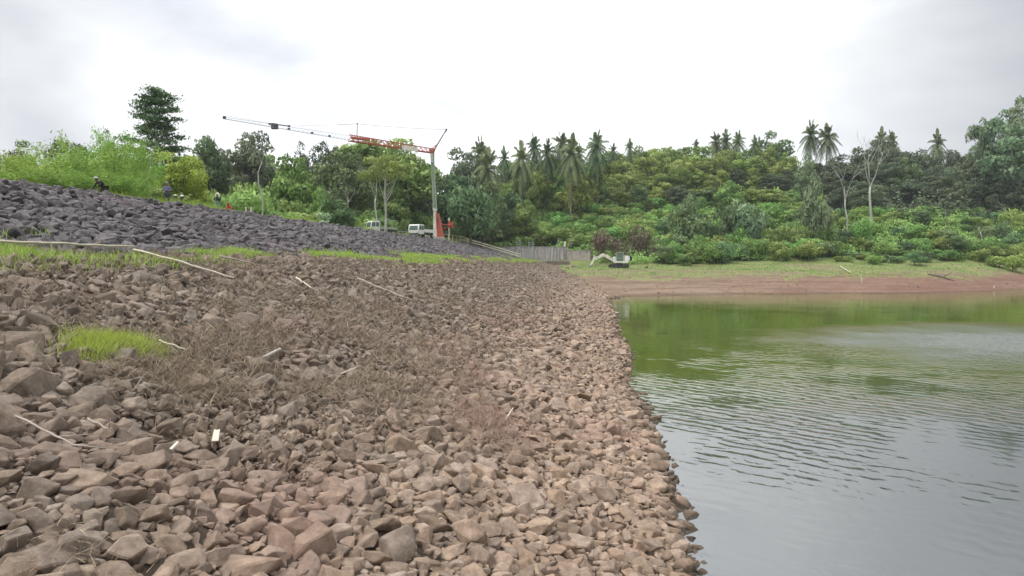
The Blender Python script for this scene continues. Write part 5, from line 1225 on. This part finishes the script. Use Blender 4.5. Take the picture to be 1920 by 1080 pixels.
P_crouch = dict(hip=(0, .15, .36), chest=(0, -.02, .66), neck=(0, -.12, .82), head=(0, -.18, .95), shL=(.18, -.03, .76), shR=(-.18, -.03, .76), elL=(.26, -.22, .5), haL=(.12, -.40, .34), elR=(-.26, -.22, .5), haR=(-.12, -.40, .34), knL=(.2, -.22, .45), knR=(-.2, -.22, .45), anL=(.15, .02, .08), anR=(-.15, .02, .08), toL=(.16, -.16, .04), toR=(-.16, -.16, .04))
def crest_at(px, D, ytop, H):
    p = at_depth(px, ytop, D); return p.x, p.y, p.z - H
def ppl(px, ytop, D, H, rz, J, *a, **k):
    x, y, z = crest_at(px, D, ytop, H); g = hz(x, y); person(x, y, g, rz, J, *a, **k)
ppl(189, 335, 42.5, 1.37, R(-25), P_bend, 'person in black with a pale cap bending forward on the crest at far left', (.02, .022, .026), (.018, .018, .02), cap=(.55, .58, .50))
ppl(313, 346, 48.0, 1.74, R(8), P_fold, 'standing person in a grey-blue shirt with folded arms beside the yellow-green tree', (.14, .15, .22), (.05, .055, .09), hair=(.25, .24, .2))
ppl(341, 361, 50.8, 1.1, R(-10), P_sit, 'seated person in black with a white cap next to the standing one in grey-blue', (.015, .015, .02), (.05, .045, .10), cap=(.75, .75, .72))
ppl(329, 366, 50.4, 1.1, R(20), P_sit, 'seated person in grey with a pale cap between two darker clothed people', (.16, .18, .17), (.06, .06, .08), cap=(.5, .52, .48))
ppl(408, 366, 55.5, 1.74, R(5), P_wom, 'standing person in dark clothes with a long pale yellow headscarf', (.02, .03, .024), (.03, .03, .03), scarf=(.72, .76, .50), skirt=(.10, .20, .16))
ppl(430, 383, 57.5, 1.08, R(-15), P_crouch, 'crouching person in bright red clothes on the crest', (.55, .02, .03), (.42, .03, .04), hair=(.45, .03, .03))
for px, lb in ((461, 'short pale marker post on the crest, farther from the tall dead trunk'), (471, 'short pale marker post on the crest, nearer to the tall dead trunk')):
    p = at_depth(px, 388, 61); g = hz(p.x, p.y); m = MB(); m.tube([(0, 0, -.2), (0, 0, p.z - g - .05), (0, 0, p.z - g)], [.09, .085, .04], 8); m.box((0, 0, (p.z - g) * .55), (.2, .2, .1)) if px == 471 else None
    o = m.build('marker_post', M['wood_pale']); o.location = (p.x, p.y, g); tag(o, lb, 'post')

# ------------------------------------------------------------------ driftwood, poles, boards
def stick(name, pts, r0, r1, mat, label, cat, lift=.12, wob=.02, seed=0, twigs=0):
    r = random.Random(seed); G = [ground(*p) + Vector((0, 0, lift if np.isscalar(lift) else lift[i])) for i, p in enumerate(pts)]
    o0 = G[0].copy(); P = []; n = 10
    tot = len(G) - 1
    for k in range(n + 1):
        t = k / n * tot; i = min(int(t), tot - 1); q = G[i].lerp(G[i + 1], t - i) - o0; P.append(q + Vector((r.uniform(-1, 1), r.uniform(-1, 1), r.uniform(-1, 1))) * wob)
    m = MB(); m.tube(P, [r0 + (r1 - r0) * k / n for k in range(n + 1)], 7)
    for _ in range(twigs):
        k = r.randint(3, n - 1); d = (P[k] - P[k - 1]).normalized() + Vector((r.uniform(-.8, .8), r.uniform(-.8, .8), r.uniform(0, .5))); m.tube([P[k], P[k] + d * r.uniform(.15, .4)], [r1 * .9, r1 * .4], 4)
    o = m.build(name, M[mat], smooth=True); o.location = o0; return tag(o, label, cat)
stick('bamboo_pole', [(-30, 487), (120, 489), (252, 489)], .032, .026, 'wood_pale', 'long pale pole lying level along the green grass band at the left', 'pole', .42, .015, 1)
stick('bamboo_pole', [(250, 491), (340, 516), (440, 546)], .032, .020, 'wood_pale', 'long pale pole slanting down from the grass band over the weeds', 'pole', .36, .015, 2)
stick('branch', [(412, 497), (474, 512)], .035, .02, 'wood_grey', 'grey stick on dry grass right of the slanting pole', 'branch', .3, .02, 3)
stick('branch', [(556, 541), (585, 562)], .032, .018, 'wood_pale', 'short pale stick in the weeds above the middle of the slope', 'branch', .35, .01, 4)
stick('branch', [(670, 540), (770, 578)], .035, .022, 'wood_grey', 'long grey stick slanting to the right below the grass band', 'branch', .35, .03, 5)
stick('branch', [(-5, 802), (60, 832), (100, 858), (155, 878)], .015, .008, 'wood_grey', 'thin crooked branch lying over stones at the left edge', 'branch', .22, .012, 6, 3)
stick('branch', [(300, 672), (350, 690)], .018, .01, 'wood_pale', 'thin stalk right of the isolated grass clump', 'branch', .3, .01, 7)
stick('branch', [(495, 702), (525, 684)], .035, .03, 'wood_grey', 'short thick broken stick in the dead weeds', 'branch', .3, .005, 8)
stick('branch', [(640, 730), (668, 718)], .015, .01, 'wood_pale', 'short pale straw-like stick below the dead weeds', 'branch', .3, .005, 9)
stick('branch', [(948, 806), (962, 792)], .016, .012, 'board', 'short bright stick standing out of the reddish weeds', 'branch', [.2, .3], .002, 10)
stick('branch', [(165, 822), (210, 842)], .015, .008, 'wood_grey', 'short twig on the stones right of the crooked branch', 'branch', .22, .01, 11, 2)
stick('branch', [(795, 863), (818, 874)], .014, .01, 'wood_grey', 'small stick on the stones below the reddish weeds', 'branch', .22, .004, 12)
stick('branch', [(1140, 590), (1160, 588)], .05, .04, 'board', 'white stick lying at the waterline near the far end of the slope', 'branch', .1, .01, 13)
def board(px, py, L_, W_, rz, tilt, label):
    g = ground(px, py); m = MB(); m.add([(-W_ / 2, 0, 0), (W_ / 2, 0, 0), (W_ * .45, L_, 0), (W_ * .1, L_ * .93, 0), (-W_ * .4, L_, 0), (-W_ / 2, 0, .02), (W_ / 2, 0, .02), (W_ * .45, L_, .02), (W_ * .1, L_ * .93, .02), (-W_ * .4, L_, .02)],
        [(0, 1, 6, 5), (1, 2, 7, 6), (2, 3, 8, 7), (3, 4, 9, 8), (4, 0, 5, 9)], [(5, 6, 8), (6, 7, 8), (5, 8, 9), (0, 3, 1), (1, 3, 2), (0, 4, 3)])
    o = m.build('board', M['board']); o.location = g + Vector((0, 0, .22)); o.rotation_euler = (tilt, 0, rz); tag(o, label, 'board')
board(404, 862, .19, .08, R(15), R(35), 'broken pale wooden board standing out between brown stones')
board(322, 880, .12, .05, R(-30), R(35), 'small splinter of pale board left of the larger broken board')
g = ground(238, 688); o = link('pale_stone', ROCKS[4]); o.location = g + Vector((0, 0, .14)); o.scale = (.3, .25, .3); tag(o, 'whitish stone at the foot of the isolated grass clump', 'stone')
# stakes and logs on the far shore
for (x0, y0, x1, y1), w, nm, lab in (((1616, 531, 1615, 517), .09, 'stake', 'white upright stake in the red mud of the far shore'), ((1575, 500, 1596, 513), .10, 'log', 'pale log lying on the grass above the white stake'), ((1912, 499, 1918, 507), .12, 'log', 'short pale log on the grass at the right edge'), ((1893, 498, 1912, 500), .08, 'log', 'thin log on the grass beside the short one at the right edge'), ((1863, 540, 1866, 534), .10, 'stake', 'small pale stump at the waterline near the right edge')):
    a = ground(x0, y0, 60)
    if nm == 'stake': b = at_depth(x1, y1, a.y)
    else: b = ground(x1, y1, 60) + Vector((0, 0, .15)); 
    m = MB(); m.tube([(0, 0, -.1 if nm == 'stake' else .1), tuple((b - a) * .5), tuple(b - a)], [w, w * .9, w * .7], 7); o = m.build(nm, M['wood_pale']); o.location = a; tag(o, lab, nm)
# dead branch in the mud
m = MB(); a = ground(1740, 515, 60); b = ground(1790, 527, 60); d = b - a
m.tube([(0, 0, .1), tuple(d * .5 + Vector((0, 0, .25))), tuple(d + Vector((0, 0, .05)))], [.12, .16, .08], 6); m.tube([tuple(d * .6 + Vector((0, 0, .25))), tuple(d * .9 + Vector((0, 0, 1.3)))], [.09, .03], 5); m.tube([tuple(d * .3 + Vector((0, 0, .2))), tuple(d * .2 + Vector((.3, 0, .9)))], [.07, .03], 5)
o = m.build('fallen_branch', M['bark']); o.location = a; tag(o, 'dark fallen branch lying across grass and red mud on the far shore', 'branch')

# ------------------------------------------------------------------ pebbles and bits of debris strewn over the mud and short grass of the far shore
r_ = np.random.default_rng(91); n = 1500
bb = r_.uniform(1060, 2150, n); D = r_.uniform(80, 146, n); X = (bb - 960) / F * D; Z = height(X, D)
kp = (Z > .05) & (Z < 4.6) & ~is_dam(X, D) & (fbm(X * .25, D * .25, 92) + r_.normal(0, .06, n) > .5)
P = np.stack([X, D, Z + .03], -1)[kp]; n = len(P); sz_ = r_.uniform(.08, .22, n) * (1 + 1.2 * (r_.random(n) > .94))
o = scatter_object('shore_stones', P, r_.uniform(0, 6, (n, 3)), np.stack([sz_ * 1.4, sz_, sz_], -1), r_.integers(0, 1000, n), cr, len(ROCKS))
tag(o, 'small stones and clods strewn over the mud of the far shore', 'stones', kind='stuff')

# ------------------------------------------------------------------ humid air
hb = MB(); hb.box((60, 130, 38), (760, 520, 90))
hm = bpy.data.materials.new('humid_air'); hm.use_nodes = True; ht = hm.node_tree; ht.nodes.clear()
ho = nn(ht, 'ShaderNodeOutputMaterial'); hv = nn(ht, 'ShaderNodeVolumePrincipled'); hv.inputs['Color'].default_value = (.93, .96, 1, 1); hv.inputs['Density'].default_value = .00020; hv.inputs['Anisotropy'].default_value = .2
ht.links.new(hv.outputs[0], ho.inputs['Volume']); o = hb.build('haze', hm); tag(o, 'thin humid haze in the air over the reservoir', 'haze', kind='stuff')
